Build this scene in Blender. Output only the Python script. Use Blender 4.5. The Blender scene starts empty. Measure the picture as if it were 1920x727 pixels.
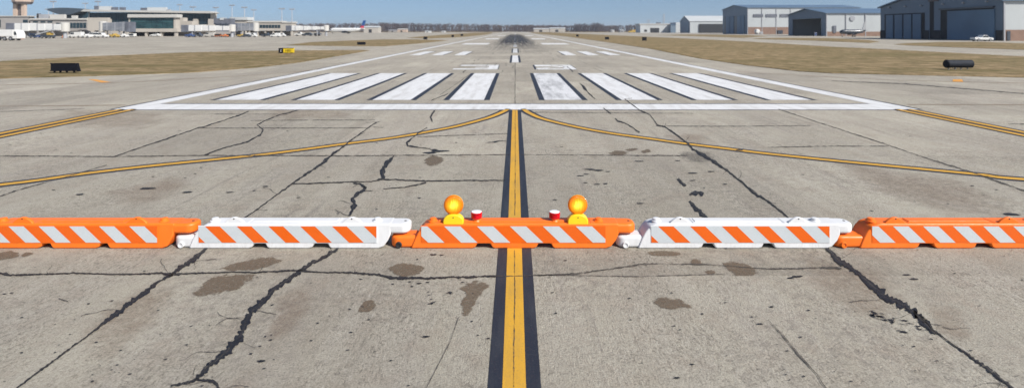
import bpy, bmesh, math, random
from mathutils import Vector, noise
random.seed(7)
F, H, VX, HY = 1040.0, 2.3, 966.0, 58.0          # focal length in px of the 1920 wide photo, eye height, vanishing point
sc = bpy.context.scene
COL = sc.collection

def G(px, py, h=0.0):                              # photo pixel -> point on the ground
    d = F*(H-h)/(py-HY)
    return ((px-VX)*d/F, d)
def XD(px, d): return (px-VX)*d/F
def ZD(py, d): return H+(HY-py)*d/F
def DY(py): return F*H/(py-HY)

# ------------------------------------------------------------------ materials
def nt(name):
    m = bpy.data.materials.new(name); m.use_nodes = True
    t = m.node_tree; b = t.nodes['Principled BSDF']
    return m, t, b
def N(t, typ, **kw):
    n = t.nodes.new(typ)
    for k, v in kw.items():
        if k.startswith('_'): setattr(n, k[1:], v)
        else: n.inputs[k.replace('__', ' ')].default_value = v
    return n
def L(t, a, b): t.links.new(a, b)
def pos(t, scale=(1,1,1), obj=False):
    if obj: g = N(t, 'ShaderNodeTexCoord'); o = g.outputs['Object']
    else: g = N(t, 'ShaderNodeNewGeometry'); o = g.outputs['Position']
    mp = N(t, 'ShaderNodeMapping'); mp.inputs['Scale'].default_value = scale
    L(t, o, mp.inputs['Vector']); return mp.outputs['Vector']
def noi(t, vec, scale, detail=4, rough=.55):
    n = N(t, 'ShaderNodeTexNoise'); n.inputs['Scale'].default_value = scale
    n.inputs['Detail'].default_value = detail; n.inputs['Roughness'].default_value = rough
    L(t, vec, n.inputs['Vector']); return n.outputs['Fac']
def ramp(t, fac, stops):
    r = N(t, 'ShaderNodeValToRGB'); e = r.color_ramp.elements
    while len(e) < len(stops): e.new(.5)
    for i, (p, c) in enumerate(stops):
        e[i].position = p
        e[i].color = (c, c, c, 1) if not isinstance(c, tuple) else (*c, 1)
    L(t, fac, r.inputs['Fac']); return r.outputs['Color']
def mix(t, fac, a, b, mode='MIX'):
    m = N(t, 'ShaderNodeMix', _data_type='RGBA', _blend_type=mode)
    for i, v in ((0, fac), (6, a), (7, b)):
        if isinstance(v, (int, float)): m.inputs[i].default_value = v if i == 0 else (v, v, v, 1)
        elif isinstance(v, tuple): m.inputs[i].default_value = (*v, 1)
        else: L(t, v, m.inputs[i])
    return m.outputs[2]
def mth(t, op, a, b=None, c=None, clamp=False):
    m = N(t, 'ShaderNodeMath', _operation=op); m.use_clamp = clamp
    for i, v in enumerate((a, b, c)):
        if v is None: continue
        if isinstance(v, (int, float)): m.inputs[i].default_value = v
        else: L(t, v, m.inputs[i])
    return m.outputs[0]
def bump(t, b, h, strength=.3, dist=.01):
    n = N(t, 'ShaderNodeBump'); n.inputs['Strength'].default_value = strength
    n.inputs['Distance'].default_value = dist
    L(t, h, n.inputs['Height']); L(t, n.outputs['Normal'], b.inputs['Normal'])
def simple(name, c, rough=.6, var=.12, scale=2.0, metal=0, dirt=None, obj=True, spec=.5, coat=0):
    m, t, b = nt(name)
    v = pos(t, obj=obj); n = noi(t, v, scale, 5)
    lo = tuple(x*(1-var) for x in c); hi = tuple(min(1, x*(1+var)) for x in c)
    col = ramp(t, n, [(.3, lo), (.7, hi)])
    if dirt:
        n2 = noi(t, v, scale*3.1, 6, .7)
        col = mix(t, ramp(t, n2, [(.52, 0.), (.75, dirt[1])]), col, dirt[0])
    L(t, col, b.inputs['Base Color'])
    b.inputs['Roughness'].default_value = rough; b.inputs['Metallic'].default_value = metal
    b.inputs['Specular IOR Level'].default_value = spec
    if coat: b.inputs['Coat Weight'].default_value = coat; b.inputs['Coat Roughness'].default_value = .15
    return m

def concrete():
    m, t, b = nt('weathered_concrete')
    v = pos(t); vs = pos(t, (1, .16, 1)); vx = pos(t, (.25, 1, 1))
    big = noi(t, v, .12, 4); med = noi(t, vs, .9, 6, .6); med2 = noi(t, v, 2.4, 6, .65)
    col = ramp(t, noi(t, pos(t, (1, .45, 1)), .22, 5, .6), [(.38, (.450, .418, .335)), (.5, (.385, .350, .280)), (.62, (.455, .420, .338))])
    col = mix(t, ramp(t, med, [(.38, .0), (.66, .45)]), col, (.262, .232, .196))
    col = mix(t, ramp(t, noi(t, vs, 3.2, 5, .6), [(.42, .0), (.7, .35)]), col, (.49, .455, .395))
    col = mix(t, ramp(t, med2, [(.50, .0), (.72, .42)]), col, (.29, .225, .17))
    # thin dark drag streaks along the lanes
    stk = noi(t, pos(t, (2.2, .10, 1)), 2.6, 7, .7)
    col = mix(t, mth(t, 'MULTIPLY', ramp(t, stk, [(.54, .0), (.66, .6)]), ramp(t, noi(t, v, .35, 3), [(.42, .0), (.6, 1.)])), col, (.19, .165, .15))
    # rough mottled wear, darker where the surface has weathered open
    w = noi(t, v, .55, 3); w2 = noi(t, v, 8, 9, .75)
    wear = mth(t, 'MULTIPLY', ramp(t, w, [(.42, .15), (.62, 1.)]), ramp(t, w2, [(.47, .0), (.60, .62)]))
    col = mix(t, wear, col, (.205, .182, .158))
    # fine aggregate and pits
    wd = N(t, 'ShaderNodeMix', _data_type='VECTOR'); wd.inputs[0].default_value = .02
    nn = N(t, 'ShaderNodeTexNoise'); nn.inputs['Scale'].default_value = 14; L(t, v, nn.inputs['Vector'])
    L(t, v, wd.inputs[4]); L(t, nn.outputs['Color'], wd.inputs[5])
    g1 = noi(t, v, 75, 6, .8); g2 = noi(t, wd.outputs[1], 34, 6, .75)
    g3 = noi(t, pos(t, (1.6, .55, 1)), 22, 7, .8)
    col = mix(t, ramp(t, g1, [(.36, .70), (.50, .0)]), col, (.10, .09, .078))
    col = mix(t, ramp(t, g1, [(.54, .0), (.70, .5)]), col, (.60, .56, .49))
    pm = ramp(t, noi(t, pos(t, (1, .5, 1)), 1.1, 5, .6), [(.38, .18), (.62, 1.)])
    col = mix(t, mth(t, 'MULTIPLY', pm, ramp(t, g2, [(.37, .85), (.46, .0)])), col, (.12, .105, .085))
    col = mix(t, mth(t, 'MULTIPLY', pm, ramp(t, g3, [(.40, .80), (.465, .0)])), col, (.165, .147, .12))
    col = mix(t, mth(t, 'MULTIPLY', pm, ramp(t, g3, [(.54, .0), (.64, .55)])), col, (.56, .52, .45))
    # slabs poured at different times: each lane strip and bay has its own tone
    sx = N(t, 'ShaderNodeSeparateXYZ'); L(t, v, sx.inputs[0])
    cb = N(t, 'ShaderNodeCombineXYZ')
    L(t, mth(t, 'FLOOR', mth(t, 'MULTIPLY', mth(t, 'ADD', sx.outputs[0], .0), 1/3.7)), cb.inputs[0])
    L(t, mth(t, 'FLOOR', mth(t, 'MULTIPLY', mth(t, 'ADD', sx.outputs[1], -.25), 1/4.97)), cb.inputs[1])
    wn = N(t, 'ShaderNodeTexWhiteNoise', _noise_dimensions='2D'); L(t, cb.outputs[0], wn.inputs['Vector'])
    tone = ramp(t, wn.outputs['Value'], [(0., .86), (1., 1.07)])
    col = mix(t, 1., col, tone, 'MULTIPLY')
    L(t, col, b.inputs['Base Color']); b.inputs['Roughness'].default_value = .82
    b.inputs['Specular IOR Level'].default_value = .25
    tin = noi(t, pos(t, (1, .12, 1)), 90, 3, .6)
    hgt = mth(t, 'ADD', mth(t, 'MULTIPLY', g1, 1.0), mth(t, 'ADD', mth(t, 'MULTIPLY', g2, 1.0), mth(t, 'MULTIPLY', tin, .5)))
    bump(t, b, hgt, .8, .016)
    return m
M = {}
M['concrete'] = concrete()
def grassmat():
    m, t, b = nt('dormant_grass')
    v = pos(t, (1, 1, 1)); vs = pos(t, (.12, .5, 1))
    col = ramp(t, noi(t, v, .9, 8, .7), [(.34, (.085, .075, .034)), (.48, (.215, .160, .085)), (.63, (.345, .255, .148))])
    col = mix(t, ramp(t, noi(t, vs, .55, 5, .6), [(.46, .0), (.62, .6)]), col, (.112, .100, .040))
    col = mix(t, ramp(t, noi(t, v, 9, 6, .7), [(.52, .0), (.7, .5)]), col, (.10, .078, .04))
    L(t, col, b.inputs['Base Color']); b.inputs['Roughness'].default_value = .95
    b.inputs['Specular IOR Level'].default_value = .1
    bump(t, b, noi(t, v, 14, 6, .7), .8, .05)
    return m
M['grass'] = grassmat()
def paint(name, c, wornc, amt=.35, scale=9., rough=.6, streak=(1, .15, 1)):
    m, t, b = nt(name)
    v = pos(t); vs = pos(t, streak)
    col = mix(t, ramp(t, noi(t, vs, scale*.7, 6, .65), [(.45, .0), (.72, amt)]), c, wornc)
    col = mix(t, ramp(t, noi(t, v, 60, 6, .8), [(.38, amt), (.46, .0)]), col, wornc)
    col = mix(t, ramp(t, noi(t, v, 3, 4), [(.3, .16), (.7, .0)]), col, tuple(x*.5 for x in c))
    L(t, col, b.inputs['Base Color']); b.inputs['Roughness'].default_value = rough
    b.inputs['Specular IOR Level'].default_value = .3
    bump(t, b, noi(t, v, 70, 6, .8), .4, .008)
    return m
M['yellow'] = paint('worn_yellow_paint', (.60, .325, .032), (.30, .20, .07), .5)
M['orangep'] = paint('orange_yellow_paint', (.68, .30, .04), (.36, .24, .10), .4)
M['oldp'] = paint('faded_yellow_paint', (.20, .125, .065), (.22, .17, .12), .7)
M['blackp'] = paint('black_border_paint', (.020, .024, .036), (.075, .078, .082), .4)
M['whitep'] = paint('white_paint', (.68, .68, .675), (.37, .35, .32), .6, 5)
M['whitew'] = paint('scuffed_white_paint', (.66, .66, .66), (.15, .15, .15), .9, 3)
def tar():
    m, t, b = nt('bitumen_seal')
    v = pos(t)
    col = ramp(t, noi(t, v, 22, 6, .7), [(.35, (.010, .012, .017)), (.60, (.024, .026, .032)), (.76, (.085, .08, .075))])
    L(t, col, b.inputs['Base Color']); b.inputs['Roughness'].default_value = .62
    b.inputs['Specular IOR Level'].default_value = .35
    bump(t, b, noi(t, v, 50, 5, .7), .7, .012)
    b.inputs['Specular IOR Level'].default_value = .2
    L(t, ramp(t, noi(t, v, 30, 6, .75), [(.37, .0), (.41, 1.)]), b.inputs['Alpha'])
    return m
M['tar'] = tar()
def jointmat():
    m, t, b = nt('open_joint')
    v = pos(t)
    L(t, ramp(t, noi(t, v, 20, 5, .7), [(.35, (.03, .027, .025)), (.65, (.085, .075, .065))]), b.inputs['Base Color'])
    b.inputs['Roughness'].default_value = .9
    L(t, ramp(t, noi(t, v, 4.5, 6, .75), [(.36, .15), (.56, .95)]), b.inputs['Alpha'])
    return m
M['joint'] = jointmat()
def soft(name, c, lo, hi, scale=7, amax=.85):            # stain with soft ragged rim: vertex attribute 'edge' fades it out
    m, t, b = nt(name)
    a = N(t, 'ShaderNodeAttribute', _attribute_name='edge')
    v = pos(t)
    n = noi(t, v, scale, 7, .7)
    k = mth(t, 'ADD', a.outputs['Fac'], mth(t, 'MULTIPLY', mth(t, 'SUBTRACT', n, .54), 2.2))
    rim = ramp(t, a.outputs['Fac'], [(.0, .0), (.12, 1.)])
    al = mth(t, 'MULTIPLY', ramp(t, k, [(lo, 0.), (hi, 1.)]), amax)
    al = mth(t, 'MULTIPLY', mth(t, 'MULTIPLY', al, rim), ramp(t, noi(t, v, scale*6, 6, .75), [(.34, .35), (.58, 1.)]))
    L(t, al, b.inputs['Alpha'])
    L(t, ramp(t, noi(t, v, 30, 5, .7), [(.3, tuple(x*.8 for x in c)), (.7, tuple(x*1.25 for x in c))]), b.inputs['Base Color'])
    b.inputs['Roughness'].default_value = .7; b.inputs['Specular IOR Level'].default_value = .3
    return m
M['stain'] = soft('brown_oil_stain', (.135, .100, .068), .24, .42)
M['dstain'] = soft('dark_oil_stain', (.11, .1, .09), .24, .9, 7, .5)
M['fstain'] = soft('faint_rusty_stain', (.24, .17, .12), .10, .95, 3, .34)

def rubber():
    m, t, b = nt('tyre_rubber_deposit')
    v = pos(t)
    s = N(t, 'ShaderNodeSeparateXYZ'); L(t, v, s.inputs[0])
    ax = mth(t, 'ABSOLUTE', s.outputs[0])
    y = s.outputs[1]
    mr = N(t, 'ShaderNodeMapRange', _interpolation_type='SMOOTHSTEP'); L(t, y, mr.inputs[0])
    mr.inputs[1].default_value = 38; mr.inputs[2].default_value = 135
    m2 = N(t, 'ShaderNodeMapRange', _interpolation_type='SMOOTHSTEP'); L(t, ax, m2.inputs[0])
    m2.inputs[1].default_value = 1.8; m2.inputs[2].default_value = 5.4; m2.inputs[3].default_value = 1; m2.inputs[4].default_value = 0
    m3 = N(t, 'ShaderNodeMapRange', _interpolation_type='SMOOTHSTEP'); L(t, y, m3.inputs[0])
    m3.inputs[1].default_value = 220; m3.inputs[2].default_value = 460; m3.inputs[3].default_value = 1; m3.inputs[4].default_value = .0
    st = ramp(t, noi(t, pos(t, (1, .018, 1)), 3.2, 6, .75), [(.40, .0), (.56, 1.)])
    a = mth(t, 'MULTIPLY', mth(t, 'MULTIPLY', mr.outputs[0], m2.outputs[0]), m3.outputs[0])
    k = mth(t, 'MULTIPLY', a, mth(t, 'ADD', mth(t, 'MULTIPLY', st, .75), mth(t, 'MULTIPLY', a, .35)), clamp=True)
    L(t, mth(t, 'MULTIPLY', k, .93), b.inputs['Alpha'])
    b.inputs['Base Color'].default_value = (.03, .034, .045, 1); b.inputs['Roughness'].default_value = .8
    b.inputs['Specular IOR Level'].default_value = .15
    return m
M['rubber'] = rubber()

def plastic(name, c, dirt=(.25, .2, .16), amt=.25, rough=.38, sss=0):
    m, t, b = nt(name)
    v = pos(t)
    n = noi(t, v, 3.3, 5)
    col = ramp(t, n, [(.3, tuple(x*.93 for x in c)), (.7, tuple(min(1, x*1.04) for x in c))])
    s = N(t, 'ShaderNodeSeparateXYZ'); L(t, v, s.inputs[0])
    low = N(t, 'ShaderNodeMapRange'); L(t, s.outputs[2], low.inputs[0])
    low.inputs[1].default_value = .0; low.inputs[2].default_value = .09; low.inputs[3].default_value = 1; low.inputs[4].default_value = .25
    sp = ramp(t, noi(t, pos(t, (1, 1, .4)), 26, 7, .75), [(.48, 0.), (.72, amt)])
    col = mix(t, mth(t, 'MULTIPLY', sp, low.outputs[0]), col, dirt)
    sc2 = ramp(t, noi(t, pos(t, (.25, 1, 3)), 38, 3, .6), [(.66, 0.), (.72, .30)])
    col = mix(t, sc2, col, tuple(x*.6 for x in c))
    L(t, col, b.inputs['Base Color'])
    L(t, ramp(t, noi(t, v, 16, 4), [(.3, rough*.8), (.7, rough*1.3)]), b.inputs['Roughness'])
    b.inputs['Specular IOR Level'].default_value = .45
    bump(t, b, noi(t, v, 120, 3), .06, .004)
    return m
M['orange'] = plastic('orange_plastic', (.88, .170, .012), (.20, .09, .04), .45, .42)
M['white'] = plastic('white_plastic', (.665, .67, .675), (.34, .30, .25), .5, .42)
def sheeting(name, c):
    m, t, b = nt(name)
    v = pos(t)
    br = N(t, 'ShaderNodeTexBrick'); br.inputs['Scale'].default_value = 1
    mp = N(t, 'ShaderNodeMapping'); mp.inputs['Rotation'].default_value = (math.radians(90), 0, 0); L(t, v, mp.inputs[0])
    L(t, mp.outputs[0], br.inputs['Vector'])
    for k, x in (('Brick Width', .016), ('Row Height', .0085), ('Mortar Size', .0010)): br.inputs[k].default_value = x
    br.inputs['Color1'].default_value = (*c, 1); br.inputs['Color2'].default_value = (*[x*.95 for x in c], 1)
    br.inputs['Mortar'].default_value = (*[x*.78 for x in c], 1)
    col = mix(t, ramp(t, noi(t, v, 18, 6, .7), [(.5, 0.), (.8, .2)]), br.outputs['Color'], tuple(x*.55 for x in c))
    L(t, col, b.inputs['Base Color']); b.inputs['Roughness'].default_value = .33
    return m
M['rw'] = sheeting('white_reflective_sheeting', (.56, .60, .62))
M['ro'] = sheeting('orange_reflective_sheeting', (.78, .125, .006))
M['lampyellow'] = plastic('yellow_lamp_plastic', (.90, .60, .015), (.3, .2, .03), .2, .35)
def lens(name, edge, mid, e1, strength, freq):
    m, t, b = nt(name)
    v = pos(t, obj=True)
    s = N(t, 'ShaderNodeSeparateXYZ'); L(t, v, s.inputs[0])
    r = mth(t, 'SQRT', mth(t, 'ADD', mth(t, 'POWER', s.outputs[0], 2), mth(t, 'POWER', mth(t, 'SUBTRACT', s.outputs[2], .0), 2)))
    wob = noi(t, pos(t, (1, 1, .35), obj=True), 34, 4, .7)
    k = mth(t, 'SUBTRACT', 1., mth(t, 'MULTIPLY', r, 10.2), clamp=True)
    k = mth(t, 'MULTIPLY', k, mth(t, 'ADD', .30, mth(t, 'MULTIPLY', wob, 1.35)))
    k = mth(t, 'ADD', k, mth(t, 'MULTIPLY', mth(t, 'SUBTRACT', noi(t, pos(t, (1, 1, .06), obj=True), 120, 2), .5), .35), clamp=True)
    col = ramp(t, k, [(0., edge), (.7, mid)])
    L(t, col, b.inputs['Base Color']); b.inputs['Roughness'].default_value = .12
    L(t, ramp(t, k, [(0., e1), (.30, (1., .26, .0)), (.72, (1., .62, .06))]), b.inputs['Emission Color'])
    L(t, mth(t, 'ADD', mth(t, 'MULTIPLY', mth(t, 'POWER', k, 1.5), strength), .10), b.inputs['Emission Strength'])
    rid = mth(t, 'SINE', mth(t, 'MULTIPLY', s.outputs[0], freq))
    bump(t, b, rid, .35, .003)
    return m
M['amber'] = lens('lit_amber_lens', (.62, .14, .003), (.85, .36, .01), (.85, .17, .0), 1.35, 600)
M['red'] = simple('red_lens', (.50, .004, .012), .3, .35, 40, spec=.3)
M['whitecap'] = simple('white_lens_cap', (.86, .86, .88), .25, .04)
M['darkhole'] = simple('hole_shade', (.02, .018, .018), .7, .2, 20)  # near-black discs paint the shade inside small holes
M['siding'] = simple('pale_metal_siding', (.40, .425, .43), .5, .06, .15)
M['sidingshade'] = simple('shaded_blue_metal_siding', (.125, .175, .23), .5, .1, .15)  # blue-grey siding, its colour darkened for the shaded walls facing the runway
M['doorblue'] = simple('blue_grey_door_panel', (.085, .155, .235), .5, .12, .2)
M['roofblue'] = simple('blue_metal_roof', (.09, .145, .215), .4, .1, .1)
M['roofwhite'] = simple('white_metal_roof', (.45, .47, .47), .5, .06, .1)
M['dark'] = simple('dark_opening', (.012, .014, .018), .8, .2, .5)  # near-black for doors and bases; also paints shade in gaps and openings
def brick():
    m, t, b = nt('brown_brick')
    v = pos(t)
    col = ramp(t, noi(t, v, .8, 6), [(.3, (.20, .125, .09)), (.7, (.27, .175, .13))])
    col = mix(t, ramp(t, noi(t, v, 9, 6, .8), [(.4, .4), (.55, .0)]), col, (.13, .085, .065))
    L(t, col, b.inputs['Base Color']); b.inputs['Roughness'].default_value = .9
    return m
M['brick'] = brick()
M['trim'] = simple('grey_trim', (.30, .31, .33), .5, .1, .3)
M['wallgrey'] = simple('grey_concrete_wall', (.30, .285, .27), .8, .08, .12, dirt=((.16, .15, .14), .4))
M['wallbeige'] = simple('beige_concrete_wall', (.40, .37, .325), .8, .07, .12, dirt=((.22, .2, .18), .35))
M['fascia'] = simple('pale_fascia', (.46, .45, .42), .6, .05, .1)
M['roofdark'] = simple('dark_slate_roof', (.055, .075, .095), .5, .12, .08)
M['mech'] = simple('slate_grey_cladding', (.11, .12, .145), .6, .25, .5)
def glass(name, c1, c2, sx, sz, fr=(.16, .17, .17)):
    m, t, b = nt(name)
    v = pos(t)
    col = ramp(t, noi(t, pos(t, (.3, 1, 1)), .7, 5, .7), [(.35, c1), (.65, c2)])
    L(t, col, b.inputs['Base Color']); b.inputs['Roughness'].default_value = .15
    b.inputs['Specular IOR Level'].default_value = .45
    return m
M['glassteal'] = glass('teal_glass', (.010, .028, .036), (.035, .092, .100), 2, 2)
M['glassdark'] = glass('dark_glass', (.010, .022, .032), (.025, .05, .065), 2, 2)
M['glassgrey'] = glass('grey_glass', (.15, .165, .19), (.26, .27, .29), 2, 2)
M['vwhite'] = simple('white_enamel', (.62, .62, .60), .35, .05, 1, coat=.3)
M['vblue'] = simple('blue_enamel', (.03, .06, .16), .35, .1, 1, coat=.3)
M['vdark'] = simple('dark_enamel', (.035, .045, .06), .35, .2, 1, coat=.3)
M['vorange'] = simple('orange_enamel', (.48, .15, .05), .4, .1, 1)
M['vyellow'] = simple('yellow_enamel', (.40, .27, .06), .4, .1, 1)
M['vgrey'] = simple('grey_enamel', (.33, .34, .35), .4, .1, 1)
M['vglass'] = simple('vehicle_glass', (.02, .028, .036), .1, .2, 3)
M['tyre'] = simple('tyre_black', (.018, .018, .019), .85, .2, 8)
M['rim'] = simple('wheel_grey', (.35, .35, .36), .4, .1, 8, metal=.6)
M['tan'] = simple('tan_precast_concrete', (.46, .36, .29), .8, .06, .1)
M['tand'] = simple('brown_grey_recess', (.12, .10, .095), .8, .1, .1)
M['bluefin'] = simple('blue_tail_paint', (.012, .07, .22), .4, .1, 1)
M['redfin'] = simple('red_tail_paint', (.45, .03, .06), .4, .1, 1)
M['steel'] = simple('galvanised_steel', (.36, .38, .41), .6, .15, 1)
M['signblack'] = simple('black_sign_metal', (.006, .007, .012), .7, .3, 6, spec=.2)
M['signtop'] = simple('charcoal_sign_metal', (.014, .018, .026), .75, .2, 6, spec=.25)
M['signyellow'] = simple('yellow_sign_face', (.62, .44, .01), .45, .1, 6)
M['signgreen'] = simple('brown_sign_metal', (.05, .03, .022), .6, .2, 6)
M['postw'] = simple('pale_post', (.45, .43, .38), .6, .1, 6)
def twig():
    m, t, b = nt('bare_twigs')
    v = pos(t)
    col = ramp(t, noi(t, v, .02, 3), [(.35, (.062, .050, .055)), (.5, (.095, .075, .075)), (.65, (.13, .10, .085))])
    L(t, col, b.inputs['Base Color']); b.inputs['Roughness'].default_value = 1; b.inputs['Specular IOR Level'].default_value = 0
    return m
M['twig'] = twig()
M['blade'] = simple('straw_blade', (.26, .20, .11), .9, .3, .6, obj=False)

# ------------------------------------------------------------------ mesh helpers
class MB:
    def __init__(s): s.v = []; s.f = []; s.mi = []
    def poly(s, pts, mi=0):
        b = len(s.v); s.v += [tuple(p) for p in pts]; s.f.append(tuple(range(b, b+len(pts)))); s.mi.append(mi)
    def box(s, x0, x1, y0, y1, z0, z1, mi=0):
        b = len(s.v)
        s.v += [(x0,y0,z0),(x1,y0,z0),(x1,y1,z0),(x0,y1,z0),(x0,y0,z1),(x1,y0,z1),(x1,y1,z1),(x0,y1,z1)]
        for q in ((0,3,2,1),(4,5,6,7),(0,1,5,4),(1,2,6,5),(2,3,7,6),(3,0,4,7)): s.f.append(tuple(b+i for i in q)); s.mi.append(mi)
    def prism(s, pts, axis, a, b, mi=0):           # 2-D outline extruded along an axis; (u,w) -> x,z / y,z / x,y
        def P(u, w, k): return {'y': (u, k, w), 'x': (k, u, w), 'z': (u, w, k)}[axis]
        n = len(pts); o = len(s.v)
        s.v += [P(u, w, a) for u, w in pts] + [P(u, w, b) for u, w in pts]
        s.f.append(tuple(range(o+n-1, o-1, -1))); s.f.append(tuple(range(o+n, o+2*n))); s.mi += [mi, mi]
        for i in range(n):
            j = (i+1) % n; s.f.append((o+i, o+j, o+n+j, o+n+i)); s.mi.append(mi)
    def lathe(s, prof, c, axis='z', n=24, mi=0, cap=True):   # prof: (r, t) along axis
        o = len(s.v)
        for r, tt in prof:
            for k in range(n):
                a = 2*math.pi*k/n; p, q = r*math.cos(a), r*math.sin(a)
                d = {'z': (p, q, tt), 'y': (p, tt, q), 'x': (tt, p, q)}[axis]
                s.v.append((c[0]+d[0], c[1]+d[1], c[2]+d[2]))
        for i in range(len(prof)-1):
            for k in range(n):
                j = (k+1) % n
                s.f.append((o+i*n+k, o+i*n+j, o+(i+1)*n+j, o+(i+1)*n+k)); s.mi.append(mi)
        if cap:
            s.f.append(tuple(o+k for k in range(n-1, -1, -1))); e = o+(len(prof)-1)*n
            s.f.append(tuple(e+k for k in range(n))); s.mi += [mi, mi]
    def build(s, name, mats, parent=None, loc=None, smooth=None, bevel=0, seg=2, flip=True):
        me = bpy.data.meshes.new(name); me.from_pydata(s.v, [], s.f)
        if not isinstance(mats, (list, tuple)): mats = [mats]
        for m in mats: me.materials.append(M[m])
        for p, i in zip(me.polygons, s.mi): p.material_index = i
        if flip:
            bm = bmesh.new(); bm.from_mesh(me); bmesh.ops.recalc_face_normals(bm, faces=bm.faces); bm.to_mesh(me); bm.free()
        o = bpy.data.objects.new(name, me); COL.objects.link(o)
        if loc is not None:
            me.transform(__import__('mathutils').Matrix.Translation(-Vector(loc)))
            o.location = loc
        if bevel:
            b = o.modifiers.new('bevel', 'BEVEL'); b.width = bevel; b.segments = seg; b.limit_method = 'ANGLE'
            b.angle_limit = math.radians(28); b.harden_normals = False
        if smooth or bevel:
            for p in me.polygons: p.use_smooth = True
            me.set_sharp_from_angle(angle=math.radians(smooth or 50)) if not bevel else None
        if bevel:
            wn = o.modifiers.new('wn', 'WEIGHTED_NORMAL'); wn.keep_sharp = True
        if parent is not None:
            o.parent = parent
            if loc is None: o.location = -parent.location
            else: o.location = Vector(loc) - parent.location
        return o
def tag(o, label=None, cat=None, group=None, kind=None):
    for k, v in (('label', label), ('category', cat), ('group', group), ('kind', kind)):
        if v: o[k] = v
    return o
def thing(name, loc, label, cat, group=None):
    o = bpy.data.objects.new(name, None); COL.objects.link(o); o.location = loc; o.empty_display_size = .2
    return tag(o, label, cat, group)
def struct(mb, name, mat): return tag(mb.build(name, mat, flip=False), kind='structure')

# ------------------------------------------------------------------ ground
mb = MB(); mb.poly([(-4000,-200,-.06),(4000,-200,-.06),(4000,5000,-.06),(-4000,5000,-.06)]); struct(mb, 'ground', 'grass')
mb = MB(); mb.poly([(-420,-30,0),(260,-30,0),(260,760,0),(-420,760,0)]); struct(mb, 'pavement', 'concrete')
mb = MB(); mb.poly([(-24,760,-.0),(24,760,-.0),(24,1500,-.0),(-24,1500,-.0)]); struct(mb, 'runway', 'concrete')

def ragged(pts, amp, step):
    out = []
    n = len(pts)
    for i in range(n):
        a = Vector(pts[i]); b = Vector(pts[(i+1) % n]); L_ = (b-a).length
        st = step*(1 + max(0, a.y-60)/60); k = max(1, min(260, int(L_/st)))
        nrm = Vector((-(b-a).y, (b-a).x)).normalized() if L_ else Vector((0, 0))
        for j in range(k):
            p = a.lerp(b, j/k); q = noise.noise(Vector((p.x*1.7, p.y*1.7, 3)))*.7 + noise.noise(Vector((p.x*6, p.y*6, 9)))*.5
            out.append(p + nrm*amp*q)
    return out
from mathutils.geometry import tessellate_polygon
BLADES = []
def grasspatch(pxs, extra=(), z=.03, amp=.12, step=.35, label=None):
    pts = [Vector(G(*p)) for p in pxs] + [Vector(p) for p in extra]
    rp = ragged(pts, amp, step)
    tri = tessellate_polygon([[Vector((p.x, p.y, 0)) for p in rp]])
    v = [(p.x, p.y, z) for p in rp]; n = len(v); v += [(p.x, p.y, -.01) for p in rp]
    f = [tuple(t) for t in tri] + [(i, (i+1) % n, n+(i+1) % n, n+i) for i in range(n)]
    # short blades fringe the edge and stand over the near part
    rnd = random.Random(n)
    for p in rp:
        if p.y > 75: continue
        for _ in range(5):
            x = p.x + rnd.uniform(-.25, .25); y = p.y + rnd.uniform(-.2, .2)
            hh = rnd.uniform(.03, .09); dx = rnd.uniform(-.05, .05); w = rnd.uniform(.01, .025); b = len(v)
            v += [(x-w, y, z-.01), (x+w, y+rnd.uniform(-.01, .01), z-.01), (x+dx, y+rnd.uniform(-.03, .03), z+hh)]; f.append((b, b+1, b+2))
    me = bpy.data.meshes.new('grass'); me.from_pydata(v, [], f); me.materials.append(M['grass'])
    o = bpy.data.objects.new('grass', me); COL.objects.link(o)
    bm = bmesh.new(); bm.from_mesh(me)
    for fc in bm.faces:
        if abs(fc.normal.z) > .9 and fc.normal.z < 0: fc.normal_flip()
    bm.to_mesh(me); bm.free()
    tag(o, label, 'grass', kind='stuff')
grasspatch([(0,148),(180,143),(360,136.5),(480,127.5),(560,118),(625,107),(683,97),(690,95.6),(680,94.8),(540,95.4),(360,99),(150,107.5),(0,116)],
           [(-52, 46), (-60, 41), (-55, 34), (-38, 28.3)], label='dry brown grass wedge on the left of the runway, beside the pavement')
grasspatch([(620,86.8),(720,87.3),(760,84),(800,80.6),(841,76),(780,74.5),(720,74.4),(670,76),(582,79.6),(536,85.3)], amp=.3,
           label='narrow dry grass island behind the yellow sign')
grasspatch([(762,71.2),(800,73),(866,70),(912,65.3),(925,62.5),(920,61.2),(890,62),(848,64.5),(800,68)], amp=.5,
           label='farthest dry grass island left of the runway')
grasspatch([(1920,146),(1740,142),(1560,138),(1500,134.5),(1400,123),(1310,110),(1220,92),(1130,78.5),(1060,68.6)],
           [(16.6, 430), (17.5, 700), (46.5, 740), (48, 400)] + [G(*p) for p in ((1270,72),(1400,78.4),(1560,88.2),(1740,97.5),(1920,107))] + [(46, 38), (45, 27)],
           label='broad dry grass strip between the runway and the right taxiway')
grasspatch([(1920,94),(1800,89.8),(1700,85.6),(1676,83.6),(1700,81.6),(1760,79.6),(1845,79),(1870,80.2),(1920,82)],
           [(110, 100), (100, 60), (78, 55)], amp=.3, label='dry grass strip in front of the big hangar apron')
grasspatch([(1630,81),(1520,76.6),(1420,73.6),(1408,72.6),(1470,71.4),(1560,72.2),(1628,75.6),(1650,79)], amp=.3,
           label='dry grass island in front of the open hangar')
grasspatch([(1395,71.6),(1300,68.2),(1230,66.4),(1290,65),(1400,66.2),(1440,68.5),(1400,70.8)], amp=.4,
           label='dry grass strip in front of the small far hangars')

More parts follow.
